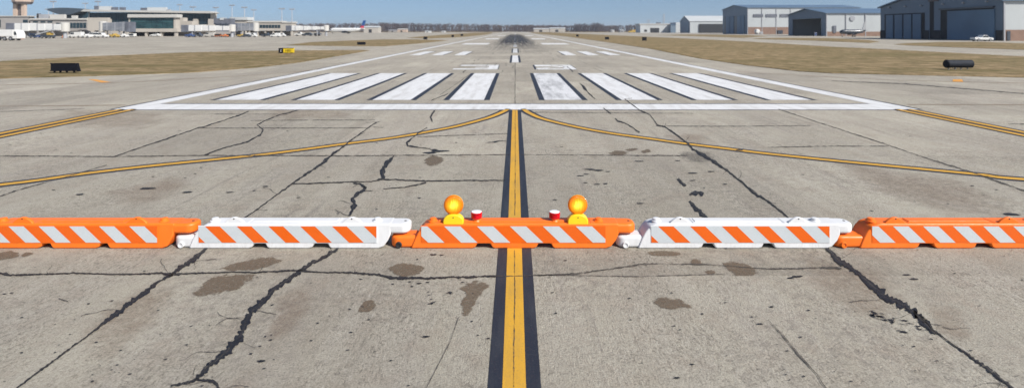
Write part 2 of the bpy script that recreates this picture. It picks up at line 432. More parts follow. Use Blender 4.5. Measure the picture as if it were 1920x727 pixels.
# ------------------------------------------------------------------ painted markings
def rect(mb, x0, x1, y0, y1, z): mb.poly([(x0,y0,z),(x1,y0,z),(x1,y1,z),(x0,y1,z)])
ZB, ZP, ZC = .0022, .0045, .0068
bk, wh, sw = MB(), MB(), MB()
rect(wh, -11.75, 11.8, 16.18, 17.42, ZP)
rect(bk, -11.5, 11.6, 17.42, 17.56, ZB); rect(bk, -11.0, 11.0, 16.10, 16.18, ZB)
for s in (-1, 1):
    x0, x1 = (-11.75, -11.15) if s < 0 else (11.15, 11.8)
    rect(wh, x0, x1, 17.42, 1100, ZP)
    xo = x0 if s < 0 else x1
    rect(bk, min(xo, xo+s*.13), max(xo, xo+s*.13), 16.2, 130, ZB)
SX = [(-9.95,-8.5),(-7.28,-6.02),(-4.75,-3.48),(-2.2,-1.04),(.98,2.22),(3.55,4.72),(6.05,7.22),(8.5,9.85)]
for i, (a, b) in enumerate(SX):
    rect(sw if i == 4 else wh, a, b, 18.45, 30.0, ZP)
    rect(bk, a-.19, a, 18.4, 30.05, ZB); rect(bk, b, b+.19, 18.4, 30.05, ZB)
for s in (-1, 1):
    for a, b in ((4.75,5.75),(6.85,7.9),(8.9,9.95)):
        rect(wh, min(s*a,s*b), max(s*a,s*b), 52.2, 61.5, ZP)
        rect(bk, min(s*a,s*(a-.14)), max(s*a,s*(a-.14)), 52.2, 61.5, ZB)
    rect(wh, min(s*4.6,s*9.1), max(s*4.6,s*9.1), 93, 102, ZP)
    rect(wh, min(s*4.6,s*8.4), max(s*4.6,s*8.4), 150, 165, ZP)
    rect(wh, min(s*4.6,s*8.4), max(s*4.6,s*8.4), 250, 275, ZP)
rect(wh, -.25, .25, 40.3, 51.6, ZP); rect(bk, -.42, -.25, 40.2, 51.7, ZB); rect(bk, .25, .42, 40.2, 51.7, ZB)
rect(wh, -.25, .25, 58, 71, ZP); rect(bk, -.4, -.25, 58, 71, ZB); rect(bk, .25, .4, 58, 71, ZB)
y = 78
while y < 700: rect(wh, -.25, .25, y, y+14, ZP); y += 22
# runway numerals (seen squashed by the low view)
def pg(mb, pts, z): mb.poly([(*G(*p), z) for p in pts])
def cr(p): return (840+p[0]/7.385, 110+p[1]/7.385)
for pts in ([(190,89),(565,89),(575,101),(170,104)], [(565,89),(706,89),(684,152),(542,152),(556,128),(570,101)],
            [(385,118),(560,118),(551,128),(372,128)], [(80,138),(548,138),(542,152),(60,152)]):
    pg(wh, [cr(p) for p in pts[::-1]], ZP)
for pts in ([(1193,89),(1690,89),(1708,100),(1560,100),(1350,111),(1207,111)], [(1590,100),(1708,100),(1782,152),(1606,152)],
            [(1225,132),(1380,124),(1560,108),(1600,107),(1618,122),(1420,126),(1370,136),(1226,141)], [(1226,141),(1608,138),(1608,152),(1222,152)]):
    pg(wh, [cr(p) for p in pts[::-1]], ZP)
for pts in ([(706,87),(720,87),(694,152),(684,152)], [(176,92),(190,89),(172,104),(162,106)], [(1176,88),(1193,89),(1212,111),(1222,152),(1200,152),(1178,106)], [(1690,89),(1706,89),(1790,152),(1782,152)]):
    pg(bk, [cr(p) for p in pts[::-1]], ZB)

def catmull(pts, n=8):
    out = []
    P = [pts[0]] + list(pts) + [pts[-1]]
    for i in range(1, len(P)-2):
        for k in range(n):
            t = k/n; p0, p1, p2, p3 = (Vector(P[i-1]), Vector(P[i]), Vector(P[i+1]), Vector(P[i+2]))
            out.append(.5*((2*p1)+(-p0+p2)*t+(2*p0-5*p1+4*p2-p3)*t*t+(-p0+3*p1-3*p2+p3)*t**3))
    out.append(Vector(pts[-1])); return out
def ribbon(mb, pts, w, z, off=0.0, rag=0):
    prev = None
    for i, p in enumerate(pts):
        a = pts[max(0, i-1)]; b = pts[min(len(pts)-1, i+1)]; d = (b-a)
        if d.length == 0: continue
        d.normalize(); n = Vector((-d.y, d.x))
        j = rag*noise.noise(Vector((p.x*5, p.y*5, off)))
        q = (p+n*(off+w/2+j), p+n*(off-w/2-j))
        if prev: mb.poly([(prev[1].x,prev[1].y,z),(q[1].x,q[1].y,z),(q[0].x,q[0].y,z),(prev[0].x,prev[0].y,z)])
        prev = q
yl = MB()
left = [(953,204.5),(939,211.8),(919,219.8),(887,229),(851,238),(811,245.7),(759,255),(719.4,261),(651.6,269.3),(599.7,276.4),(539.9,284.2),(480,291.3),(399,299.6),(279,311.6),(159.6,325.5),(0,346.7)]
right = [(981,204.5),(992,211.8),(1011.9,221),(1043.8,229.8),(1091.7,240.5),(1151.5,251),(1215.4,259.7),(1287,269.7),(1359,278.4),(1440,288.4),(1559.7,300.8),(1679.4,312.4),(1839,327.5),(1920,336.3)]
for lst, ext in ((left, (-9.6, 7.3)), (right, (11.0, 7.6))):
    c = catmull([Vector(G(*p)) for p in lst] + [Vector(ext)], 6)
    ribbon(bk, c, .34, ZB+.0006); ribbon(yl, c, .15, ZP)
rect(bk, -.178, .168, 1.0, 16.12, ZB+.0012); rect(yl, -.083, .070, 1.0, 16.12, ZP+.0008)
for s in (-1, 1):
    c = [Vector((s*11.36, 16.3)), Vector((s*11.36, 4))]
    ribbon(bk, c, .74, ZB); ribbon(yl, c, .17, ZP, .175); ribbon(yl, c, .17, ZP, -.175)
struct(bk, 'black_marking_border', 'blackp'); struct(wh, 'white_runway_marking', 'whitep')
struct(sw, 'scuffed_runway_stripe', 'whitew'); struct(yl, 'yellow_taxi_line', 'yellow')
om = MB()
for q in ([(165,149),(180,149.3),(208,154.5),(190,155.2)], [(1787,149.2),(1804,149.2),(1806,153.6),(1786,153.6)]): pg(om, q[::-1], ZP)
struct(om, 'orange_ground_marking', 'orangep')
fl = MB()
for lst, w in (([(-300,201),(0,199.5),(120,198.6),(236,197.2)], .16), ([(1700,196.2),(1920,197),(2200,198)], .16),
            ([(-200,166),(0,160),(239,154.5),(399,145.5),(480,141),(561,134.5),(600,130)], .22),
            ([(2100,163),(1920,156.3),(1783,153.5),(1639.5,149),(1440,138.5),(1380,134)], .22)):
    c = catmull([Vector(G(*p)) for p in lst], 6); ribbon(fl, c, w*.6, ZP, rag=.05)
struct(fl, 'faded_edge_line', 'oldp')

# ------------------------------------------------------------------ cracks, joints and bitumen seals
ck = MB(); jk = MB()
def crack(pts, z=ZC, j=1.0, out=None, seed=0):
    out = out or ck
    q = []
    for (a, b) in zip(pts, pts[1:]):
        L_ = math.hypot(b[0]-a[0], b[1]-a[1]); k = max(1, int(L_/2.2))
        for i in range(k): q.append([a[c]+(b[c]-a[c])*i/k for c in range(3)])
    q.append(list(pts[-1]))
    prev = None
    for i, (x, y, w) in enumerate(q):
        w *= .84 if y > 300 else .62
        a = q[max(0, i-1)]; b = q[min(len(q)-1, i+1)]; dx, dy = b[0]-a[0], b[1]-a[1]; l = math.hypot(dx, dy) or 1
        nx, ny = -dy/l, dx/l
        s = noise.noise(Vector((x*.045, y*.045, 1)))*1.6*j + noise.noise(Vector((x*.21, y*.21, 4)))*.9*j
        sc_ = min(1, 60/ max(20, 727-y)+.35)
        e1 = w/2*max(.12, .85+.9*noise.noise(Vector((x*.13, y*.13, 2+seed)))+.55*noise.noise(Vector((x*.23, y*.23, 5+seed)))+.3*noise.noise(Vector((x*.7, y*.7, 8))))
        e2 = w/2*max(.12, .85+.9*noise.noise(Vector((x*.13, y*.13, 12+seed)))+.55*noise.noise(Vector((x*.23, y*.23, 15+seed)))+.3*noise.noise(Vector((x*.7, y*.7, 18))))
        s *= sc_
        g1 = G(x+nx*(e1+s), y+ny*(e1+s)); g2 = G(x-nx*(e2-s), y-ny*(e2-s))
        if prev: out.poly([(*prev[0], z), (*g1, z), (*g2, z), (*prev[1], z)])
        prev = (g1, g2)
CR = [
 [(-20,765,5),(33,727,4),(76,695,5),(147,643,3.5),(185,614,5),(200,602,11),(225,583,12),(255,561,12),(275,546,10),(300,527,8),(322,515,7),(345,498,11),(365,485,13),(381,472,8),(400,455,4),(440,425,3)],
 [(455,411,3),(480,395,3),(520,365,3),(548,345,4),(576,325.5,5),(600,309.6,6),(622,291.6,7),(643.6,274.5,5),(663.6,259.7,4),(683.5,245.7,3.5),(697.5,234.5,4),(711.4,228.6,2)],
 [(320,724,5),(350,719,6),(367,713,9),(390,690,12),(425,660,17),(452,629,19),(460,611,18),(462,598,15),(474,584,17),(487,572,14),(502,557,13),(520,539,12),(542,524,11),(560,511,11),(579,497,9),(605,484,9),(623,474.7,8),(634,466,7),(645,440,6),(655,410,7)],
 [(367,713,7),(390,714,7),(402,718,8),(412,732,8)],
 [(655.6,405,7),(663.5,385,11),(661.6,373,9),(675.5,361,10),(687.5,351.5,8),(675,345.5,4),(663,344,3)],
 [(-20,511,8),(0,513,7),(20,516,5),(90,514.5,3),(140,512.5,3),(220,515,3),(300,513,4),(322,515,7),(345,514,4),(385,512,3),(430,510.5,2),(480,511.5,3),(553,507,5),(575,508.5,5),(600,511,4),(663.6,512,4),(718.7,517,5),(737,521.7,7),(796,522.4,5),(884,519.5,4.5),(930,518,5)],
 [(1540,455,8),(1552,468,8),(1568.5,485.7,14),(1590.6,500,12),(1616,519,10),(1631,533.5,14),(1660,555.5,24),(1682,566.5,22),(1711.8,585,14),(1741,607,11),(1750,619,5),(1778,640,3),(1825.6,673,5),(1862,698.7,9),(1895,725,5),(1930,752,5)],
 [(1712,584,6),(1728,601,14),(1745,617,10),(1756,628,3)],
 [(1171,186,2),(1199,206.6,4),(1219,215.8,2),(1233,234.5,3),(1247,238.5,5),(1267,251.7,4),(1287,267.7,5),(1299,279.6,7),(1319,291.6,10),(1339,303.6,7),(1359,317.5,5),(1383,335.5,3.5),(1407,355.5,5),(1419,365.4,9),(1435,374,4),(1480,409.3,3),(1540,455,4)],
 [(1131.6,203,3),(1145.6,213.8,3)], [(1153.5,222.6,4),(1158,227,5),(1171.5,231,3),(1187,239.7,3),(1199,249,6)],
 [(1271,335.5,5),(1284,347.5,7),(1287,348,3)], [(1293,366,3),(1300,363,8),(1310,362,10),(1319,365,7)],
 [(1293,377.4,6),(1303,391,9),(1319,405,9),(1326,411,5)],
 [(815,207.8,5),(807,219.8,6),(811,229,4)], [(801,239.7,3),(777,255.7,4),(763,267.7,7),(765,273.7,6),(783,276.8,3),(807,279.6,2)],
 [(739,292.8,3),(731,301.6,10),(719,313.6,12),(719,325.5,11),(717.4,335.5,8),(707,338.3,3)],
 [(546,345.5,3),(639.6,342.3,2.3),(695.5,340.7,2),(719,336.7,3),(791,339.5,3),(947,338.7,2)], [(799,343.5,4),(759,351.5,2),(719,354.3,1.5)],
 [(560,207,2.5),(532,213.8,3),(500,225,3),(482,234.5,3),(488,239.7,4),(494,243.7,5),(488,253.7,5),(480,257,4),(463,266.9,4),(419,277.6,3.5),(383,291.6,4)],
 [(467,209,2),(447,217,4),(399,233,3),(371,240.5,3.5),(331,254.5,3.5),(275,272.9,3),(215.5,293.6,2.5)],
 [(808,189,2),(832,180,3),(840,176,2)], [(1116,186,2),(1105,176,4),(1095,163,6),(1087,157,3)], [(1075,135,3),(1063,125,3)],
 [(868,137,2),(873,131,3)],
]
for c in CR:
    crack(c)
    crack([(a, b, 1.9) for a, b, w_ in c], ZC+.0012, 1.0, jk)
TH = [
 [(-20,292.8,2),(215,294,2),(383,291.9,2),(540,292.4,2),(640,292.8,2.3),(760,291.6,1.8),(857,291.4,2.2),(957,290.4,1.4)],
 [(977,290.4,1.2),(1100,291.2,1.4),(1200,292,2),(1290,292,2.6)],
 [(371,240.5,1.2),(520,240.6,1.4),(687,240.4,1.3)], [(470,226.5,1),(600,225.5,1),(703,225.5,1.1)], [(783,257,1.5),(860,254,1.7),(951,251,1.5)],
 [(395,214,.8),(540,214.5,.8)], [(1003,211,1),(1150,212,1),(1300,213,.8)],
 [(1230,236.5,1.2),(1350,237.3,1.4),(1520,236,1)], [(1440,276.8,1.5),(1559.7,274.5,2),(1667,274.5,1.5)],
 [(1460,205,1.5),(1540,231.8,1.5),(1639.5,263.7,2),(1751,301.6,2),(1823,323.5,2.5),(1851,333.5,2),(1920,358,2.5),(2050,405,2.5)],
 [(0,368.6,1.5),(38,355.5,2),(111,336,1),(200,310,1)], [(1891,233,1.5),(1925,233,2)],
 [(930,518,1.5),(966,518.5,2),(1003,517,1.5),(1078,514,3),(1150,504,1.6),(1205,496,3),(1230,495,2.4),(1330,496.5,1.4),(1440,505,2),(1530,503,2.5),(1578,503,3)],
 [(965.7,195,1.8),(965.8,150,1.3),(966,118,1.0)], [(963,727,1.6),(964,640,1.8),(965,560,1.6),(965,470,1.6)], [(965.5,405,1.3),(966,300,1),(966,206,.8)],
 [(1440,600,1.5),(1470,632,3),(1500,668,3),(1530,700,1.5),(1550,730,1.5)], [(860,595,1),(845,640,1.2),(800,727,1.5)],
 [(1000,516,1),(1200,519,1.2),(1360,514,1)],
 [(1560,152,1),(1700,158,1.6),(1800,166,1.8),(1920,176,1.6)],
 [(110,560,1.5),(128,566,1.5)], [(825,178,1),(860,155,1),(880,140,.8)], [(0,210,.8),(160,204,.8)],
 [(340,120,.01),(345,121,.01)],
]
rb = random.Random(11)
for c in CR[:9]:
    for (x, y, w_) in c:
        if rb.random() < .45:
            a = rb.uniform(0, 6.28); pts = [(x, y, 1.6)]; k = (y-HY)/400
            for _ in range(rb.randint(3, 7)):
                a += rb.uniform(-.6, .6); pts.append((pts[-1][0]+math.cos(a)*9*k, pts[-1][1]+math.sin(a)*4*k, 1.3))
            crack(pts, ZC-.0004, .6, jk)
for c in TH: crack([(a, b, w_*1.5) for a, b, w_ in c], ZC, .35, jk)
for i in range(26):                                  # scattered fragments of seal beside the right hand joint
    x = random.uniform(1629, 1738); y = 588+(x-1629)*.27+random.gauss(0, 3.5); w = random.uniform(1.5, 4)
    crack([(x, y, .5), (x+random.uniform(3, 8), y+random.uniform(0, 3), w), (x+random.uniform(9, 15), y+random.uniform(2, 4), .5)])
for a, b in (((1682,620),(1704,625)), ((1318,354),(1322,352)), ((912,268),(950,264))): crack([(*a, 1), ((a[0]+b[0])/2, (a[1]+b[1])/2, 4), (*b, 1)])
struct(ck, 'bitumen_joint_seal', 'tar'); struct(jk, 'open_joint_line', 'joint')

# small chips, pits and tar spots
sp = MB()
def speck(px, py, r, flat=1.0):
    x0, y0 = G(px, py); n = 8
    a0 = random.uniform(0, 6)
    pts = []
    for k in range(n):
        a = 2*math.pi*k/n; rr = r*random.uniform(.55, 1.2)
        pts.append((x0+rr*math.cos(a)*1.5*flat, y0+rr*math.sin(a), ZC+.001))
    sp.poly(pts)
for px, py, r in ((800,632,.022),(659,624,.014),(489,678,.026),(132,628,.012),(140,600,.01),(22,550,.014),(806,287,.10),(825,284,.11),(815,281,.06),(812,478,.035),(828,479,.02),(680,576,.01),
     (804,554,.014),(808,570,.02),(812,568,.016),(803,548,.012),(808,562,.012),(843,549,.022),(847,551,.018),(802,530,.018),(768,529,.018),(676,524,.018),(786,532,.022),(868,530,.015),
     (1042,588,.015),(1036,549,.014),(1180,560,.016),(1360,568,.016),(1265,612,.012),(1275,619,.01),(1298,684,.014),(1268,709,.02),(1447,576,.02),(1410,595,.014),(1425,608,.02),(1715,524,.04),(1700,516,.03),(1495,519,.04),(1482,522,.03),
     (1198,303,.05),(1106,318,.06),(1121,320,.05),(1140,322,.03),(1089,330,.03),(1120,346,.03),(1098,343,.025),(1135,345,.03),(1298,339,.03),(1271,302,.035),(1360,346,.03),(1202,382,.03),(1040,375,.02),
     (1300,325,.05),(1334,322,.04),(1386,282,.06),(1100,327,.03),(350,361,.05),(430,361,.035),(277,354,.07),(149,365,.04),(497,350,.035),(560,371,.02),(1893,402,.07)):
    speck(px, py, r*(.55 if py > 460 else .8), 1.5)
for i in range(520):
    py = 215+(random.random()**.8)*510; px = random.uniform(0, 1920)
    if 925 < px < 1008: continue
    speck(px, py, random.choice((.4, .5, .6, .8, 1.3))*1.7*H/(py-HY))
tag(sp.build('pavement_chips', 'tar', flip=False), 'tiny dark chips and tar spots scattered over the concrete', 'tar spots', kind='stuff')
tm = MB()
for i in range(60):                                   # tyre scuffs ahead of the touchdown zone
    x = random.choice((-1, 1))*abs(random.gauss(2.2, 1.5)); y = random.uniform(31, 85); l = random.uniform(.5, 4); w = random.uniform(.02, .06)
    dx = random.uniform(-.03, .03)*l
    tm.poly([(x-w/2, y, ZC), (x+w/2, y+.1, ZC), (x+dx+w/3, y+l, ZC), (x+dx-w/3, y+l*.9, ZC)])
struct(tm, 'tyre_scuff_marks', 'tar')
mb = MB(); mb.poly([(-9,36,.011),(9,36,.011),(9,640,.011),(-9,640,.011)]); struct(mb, 'tyre_rubber_marks', 'rubber')

def stain(pts, mat, name, z):
    P = [Vector(G(*p)) for p in pts]; c = sum(P, Vector((0, 0)))/len(P)
    R = catmull(P + [P[0]], 5)[:-1]; n = len(R)
    v = []; ed = []
    for k, e in ((1.12, 0), (.9, .42), (.6, .8)):
        for p in R: v.append((*(c+(p-c)*k), z)); ed.append(e)
    v.append((*c, z)); ed.append(1)
    f = []
    for r in range(2):
        for i in range(n): j = (i+1) % n; f.append((r*n+i, r*n+j, (r+1)*n+j, (r+1)*n+i))
    for i in range(n): f.append((2*n+i, 2*n+(i+1) % n, 3*n))
    me = bpy.data.meshes.new(name); me.from_pydata(v, [], f); me.materials.append(M[mat])
    at = me.attributes.new('edge', 'FLOAT', 'POINT')
    for i, e in enumerate(ed): at.data[i].value = e
    o = bpy.data.objects.new(name, me); COL.objects.link(o); o['kind'] = 'structure'
ST = [[(352,552),(372,536),(392,524),(412,514),(450,513),(478,516),(472,528),(440,545),(400,554),(370,556)],
 [(403,506),(430,496),(470,486),(490,481),(522,484),(532,491),(510,499),(490,505),(450,509)],
 [(722,503),(740,496),(768,494),(796,500),(790,510),(775,518),(750,520),(733,512)], [(669,585),(677,570),(690,562),(705,565),(704,576),(690,585)],
 [(862,542),(880,529),(905,527),(922,534),(908,546),(896,565),(882,588),(866,588),(865,565),(874,550)],
 [(-10,475),(20,470),(37,474),(30,483),(0,489),(-20,489)], [(40,479),(50,473),(64,476),(45,482)],
 [(1224,568),(1245,556),(1275,561),(1290,569),(1306,578),(1280,579),(1255,581),(1238,576)], [(1352,493),(1375,489),(1400,495),(1424,505),(1412,519),(1385,520),(1368,510)],
 [(1205,474),(1240,470),(1278,475),(1260,481),(1225,480)], [(1290,491),(1305,485),(1320,494),(1300,498)], [(794,301),(805,293),(826,293),(833,301),(820,311),(800,311)],
 [(1137,287),(1160,282),(1181,286),(1165,292),(1145,291)], [(1170,281),(1190,278),(1196,281),(1180,284)], [(1200,284),(1215,280),(1222,284),(1208,288)], [(1320,509),(1335,505),(1343,512),(1328,514)]]
for i, s in enumerate(ST): stain(s, 'stain', 'oil_stain', .0050)
FS = [[(140,640),(220,560),(330,520),(300,600),(200,680)], [(520,560),(570,530),(590,560),(550,620),(500,640)], [(1500,480),(1640,500),(1700,560),(1640,600),(1540,560)],
      [(1240,255),(1300,250),(1330,262),(1290,275)], [(1560,300),(1760,330),(1900,380),(1800,400),(1620,350)], [(500,205),(640,205),(660,222),(520,225)], [(120,205),(300,210),(280,240),(100,235)],
      [(200,360),(330,330),(360,350),(250,390)], [(1730,560),(1800,580),(1830,640),(1760,620)]]
for i, s in enumerate(FS): stain(s, 'fstain', 'rusty_stain', .0008+.0001*i)
stain([(1270,284),(1330,282),(1345,300),(1310,308),(1275,298)], 'dstain', 'oil_stain', .0054)

# ------------------------------------------------------------------ barriers
S = F/ (F*H/(466-HY))                                  # px per metre at the barrier face
YB = F*H/(466-HY)
BW = .235
def bx_(px): return (px-VX)/S
def bz_(py): return (466-py)/S
def barrier(L_, B, P0, P1, BR, A, R, notches, col, stripes, sw_, knobs, lugs, label, drain, zt=.262):
    t = thing('water_barrier', (bx_((L_+R)/2), YB+BW/2, 0), label, 'barrier', 'water filled airfield barriers in a row')
    x = bx_
    pts = [(x(B), 0)]
    for a, b in notches:
        pts += [(x(a), 0), (x(a)+.035, .012), (x(a)+.055, .052), (x(b)-.045, .052), (x(b)-.025, .012), (x(b), 0)]
    pts += [(x(BR), 0), (x(BR)+.05, .02), (x(A)-.05, .085), (x(A)-.022, .15), (x(A)-.018, zt-.003), (x(B)+.245, zt-.003), (x(B)+.19, zt-.012), (x(B)+.135, .232), (x(B)+.085, .18), (x(B)+.045, .11), (x(B)+.012, .03)]
    b = MB()
    # cross section: the upper third leans in a little
    b.prism(pts, 'y', YB, YB+BW)
    v = b.v
    for i, (X_, Y_, Z_) in enumerate(v):
        if Z_ > .24: v[i] = (X_, Y_ + (.016 if Y_ < YB+.1 else -.016), Z_)
    body = b.build('body', col, t, bevel=.016, seg=3)
    e = MB()                                            # coupling arm (upper, right) and coupling foot (lower, left)
    def stad(x0, x1, yc, hw, z0, z1, rr, round_left):
        n = 7; out = []
        xe = x0 if round_left else x1; sg = -1 if round_left else 1
        c = []
        for k in range(n):
            a = math.pi/2*k/(n-1); c.append((xe-sg*rr+sg*rr*math.sin(a), -hw+rr-rr*math.cos(a)))
        for k in range(n):
            a = math.pi/2*k/(n-1); c.append((xe-sg*rr+sg*rr*math.cos(a), hw-rr+rr*math.sin(a)))
        xo = x1 if round_left else x0
        c += [(xo, hw), (xo, -hw)]
        e.prism([(u, yc+w) for u, w in c], 'z', z0, z1)
    stad(x(A)-.06, x(R), YB+BW/2, BW/2-.012, .150, zt-.006, .085, False)
    arm = e.build('coupling_arm', col, t, bevel=.03, seg=4)
    e = MB(); stad(x(L_), x(B)+.07, YB+BW/2, BW/2-.014, .0, .128, .085, True)
    e.build('coupling_foot', col, t, bevel=.034, seg=4)
    # seams on top: raised centre rib, recess line
    r = MB()
    xm0 = x(lugs[0] if lugs else P0)+.17; xm1 = x(lugs[1] if lugs else P1)-.17
    r.box(xm0, xm1, YB+.075, YB+BW-.06, zt-.008, zt+.004)
    for kx in (xm0-.03, xm1+.02): r.box(kx, kx+.008, YB+.03, YB+BW-.05, zt-.006, zt+.001)
    r.build('top_rib', col, t, bevel=.004, seg=2)
    for kx in (x(A)+.035,):
        k = MB(); k.lathe([(.014, zt-.008), (.014, zt-.0045)], (x(R)-.06, YB+BW/2, 0), n=16); k.build('pin_hole', 'darkhole', t, smooth=40)
    for lx in lugs or ():
        q = MB(); c = x(lx); n = 18
        o = [(c-.115, zt-.012)] + [(c-.108+.216*i/n, zt+.058*math.sin(math.pi*i/n)**.9) for i in range(n+1)] + [(c+.115, zt-.012)]
        q.prism(o, 'y', YB+.028, YB+.062)
        lo = q.build('lifting_lug', col, t, bevel=.007, seg=2)
        h = MB(); h.lathe([(.0075, YB+.0265), (.0075, YB+.03)], (c, 0, zt+.043), 'y', 12); h.build('lug_hole', 'darkhole', lo_parent(lo), smooth=40)
    for kx in knobs:
        k = MB(); k.lathe([(.052, zt-.01), (.05, zt+.004), (.038, zt+.007), (.036, zt+.024), (.030, zt+.028), (.012, zt+.029)], (x(kx), YB+.11, 0), n=24)
        k.build('filler_cap', col, t, smooth=45)
    d = MB(); dx = x(L_)+.092; dz = .030
    d.lathe([(.033, YB+.03), (.033, YB+.002), (.029, YB-.003), (.021, YB-.003), (.019, YB+.004)], (dx, 0, dz+.007), 'y', 22)
    dp = d.build('drain_plug', 'darkhole' if drain else col, t, smooth=45)
    # reflective panel, one face per stripe, on a shallow frame
    s0, pit = stripes; base = 'ro' if col == 'orange' else 'rw'; st = 'rw' if col == 'orange' else 'ro'
    pz0, pz1 = .066, .238; hh = pz1-pz0
    xs0, xs1 = x(P0), x(P1); yp = YB-.0035
    fr = MB(); fr.box(xs0-.006, xs1+.006, YB-.0015, YB+.004, pz0-.006, pz1+.006)
    fr.build('panel_frame', col, t)
    pn = MB()
    def clip(poly, x_, keep_gt):
        out = []
        for i in range(len(poly)):
            a, c2 = poly[i], poly[(i+1) % len(poly)]
            ia = (a[0] >= x_) == keep_gt or a[0] == x_; ib = (c2[0] >= x_) == keep_gt or c2[0] == x_
            if ia: out.append(a)
            if ia != ib:
                tt = (x_-a[0])/(c2[0]-a[0]); out.append((x_, a[1]+tt*(c2[1]-a[1])))
        return out
    pn.box(xs0, xs1, yp, YB+.001, pz0, pz1, 0)
    sl = 32/S
    k = s0 - 3*pit
    while k < P1+pit:
        a = x(k); pl = [(a, pz1), (a+sw_/S, pz1), (a+sw_/S+sl, pz0), (a+sl, pz0)]
        pl = clip(pl, xs0, True)
        if len(pl) > 2: pl = clip(pl, xs1, False)
        if len(pl) > 2: pn.poly([(u, yp-.0008, w2) for u, w2 in pl[::-1]], 1)
        k += pit
    pn.build('striped_panel', [base, st], t, flip=False)
    return t
def lo_parent(o): return o.parent
barrier(-84, -52, -32, 295, 304, 328, 361, [(69,101),(178,208)], 'orange', (73, 56.6), 28.5, (296, -12), (37, 252),
        'orange water barrier at the far left edge, cut off by the frame', False)
barrier(322, 353, 373, 706, 710, 736, 767, [(466,505),(579,622)], 'white', (384.7, 59.5), 27.5, (393, 703), (436, 658),
        'white water barrier left of the middle, between two orange barriers', False)
barrier(731, 770, 790, 1135, 1137, 1164, 1193, [(885,927),(1000,1041)], 'orange', (771, 61.7), 30.5, (809, 1125), None,
        'middle orange water barrier carrying the lamps, across the yellow centreline', True)
barrier(1157, 1196, 1221, 1555, 1552, 1580, 1605, [(1310,1345),(1423,1457)], 'white', (1234, 59.6), 28.5, (1235, 1538), (1277, 1500),
        'white water barrier right of the middle, left end coupled under the lamp barrier', False)
barrier(1567, 1612, 1635, 1965, 1968, 1994, 2025, [(1716,1758),(1823,1866)], 'orange', (1617.7, 56.3), 29, (1645, 1950), (1683, 1897),
        'orange water barrier at the far right edge, cut off by the frame', False)

# flashing lamps and marker lights standing on the middle barrier
for px, lab in ((850.5, 'left of the two round amber flashers on yellow bases, standing on the orange barrier'), (1083, 'right of the two round amber flashers on yellow bases, standing on the orange barrier')):
    d = YB+.06; x = XD(px, d)
    t = thing('warning_flasher', (x, d, .26), lab, 'warning lamp', 'round amber flashers on the orange barrier')
    q = MB(); n = 16; w = .108
    o = [(x-w, .243), (x-w, .285)] + [(x+w*.98*math.cos(math.pi*(1-i/n)), .285+.068*math.sin(math.pi*i/n)) for i in range(1, n)] + [(x+w, .285), (x+w, .243)]
    q.prism(o, 'y', d-.042, d+.045); q.build('lamp_base', 'lampyellow', t, bevel=.012, seg=3)
    h = MB(); h.lathe([(.0065, d-.0445), (.0065, d-.040)], (x, 0, .322), 'y', 12); h.build('bolt_hole', 'darkhole', t)
    r = .104; l = MB(); zc = .350+r-.01
    prof = [(.004, -.026), (r*.35, -.0255), (r*.65, -.024), (r*.86, -.021), (r*.97, -.014), (r, -.004), (r, .004), (r*.97, .014), (r*.86, .021), (r*.65, .024), (r*.35, .0255), (.004, .026)]
    l.lathe([(a, b) for a, b in prof], (x, d, zc), 'y', 48)
    l.build('amber_lens', 'amber', t, loc=(x, d, zc), smooth=70)
    g = MB(); g.lathe([(r+.0035, -.005), (r+.0045, 0), (r+.0035, .005)], (x, d, zc), 'y', 48, cap=False); g.build('lens_rim', 'lampyellow', t, smooth=60)
for px, lab in ((893.5, 'small red marker light with white cap beside the left amber flasher'), (1039.8, 'small red marker light with white cap beside the right amber flasher')):
    d = YB+.112; x = XD(px, d)
    t = thing('marker_light', (x, d, .26), lab, 'marker light', 'small red marker lights on the orange barrier')
    q = MB(); q.lathe([(.052, .254), (.05, .262), (.040, .272), (.038, .292)], (x, d, 0), n=28); q.build('lamp_foot', 'orange', t, smooth=40)
    q = MB(); q.lathe([(.050, .292), (.058, .294), (.059, .312), (.0565, .314), (.059, .316), (.059, .334), (.0565, .336), (.060, .338), (.060, .350), (.056, .3535)], (x, d, 0), n=32)
    q.build('red_lens', 'red', t, smooth=30)
    q = MB(); q.lathe([(.055, .3535), (.055, .357), (.05, .359), (.01, .3595)], (x, d, 0), n=32); q.build('white_cap', 'whitecap', t, smooth=40)

# ------------------------------------------------------------------ airfield signs
def sign_box(px0, px1, yt, yb, yg, name, label, mat, legs, cat='sign', thick=.28, group=None):
    d = DY(yg); x0, x1 = XD(px0, d), XD(px1, d); z0, z1 = ZD(yb, d), ZD(yt, d)
    t = thing(name, ((x0+x1)/2, d, 0), label, cat, group)
    q = MB(); q.box(x0, x1, d, d+thick, z0, z1); q.build('sign_box', mat, t, bevel=.02, seg=2)
    q = MB(); q.box(x0-.02, x1+.02, d-.015, d+.0, z1-.035, z1+.012); q.build('top_rail', 'signblack', t)
    q = MB(); q.box(x0-.02, x1+.02, d-.015, d, z0-.01, z0+.03); q.build('bottom_rail', 'signblack', t)
    for lx in legs:
        xx = XD(lx, d); q = MB(); q.box(xx-.03, xx+.03, d+.08, d+.16, 0, z0+.01); q.box(xx-.07, xx+.07, d+.04, d+.2, .0, .045); q.build('leg', 'signblack', t)
    return t, d, x0, x1, z0, z1
t, d, x0, x1, z0, z1 = sign_box(94.5, 141, 119, 133.4, 138.2, 'airfield_sign', 'big black airfield sign seen from behind, standing in the left grass', 'signblack', (99, 110, 122, 136))
q = MB(); q.prism([(d+.0, z0-.04), (d+.30, z0-.04), (d+.12, z1), (d+.0, z1)], 'x', x1+.05, x1+.09); q.build('side_brace', 'signblack', t)
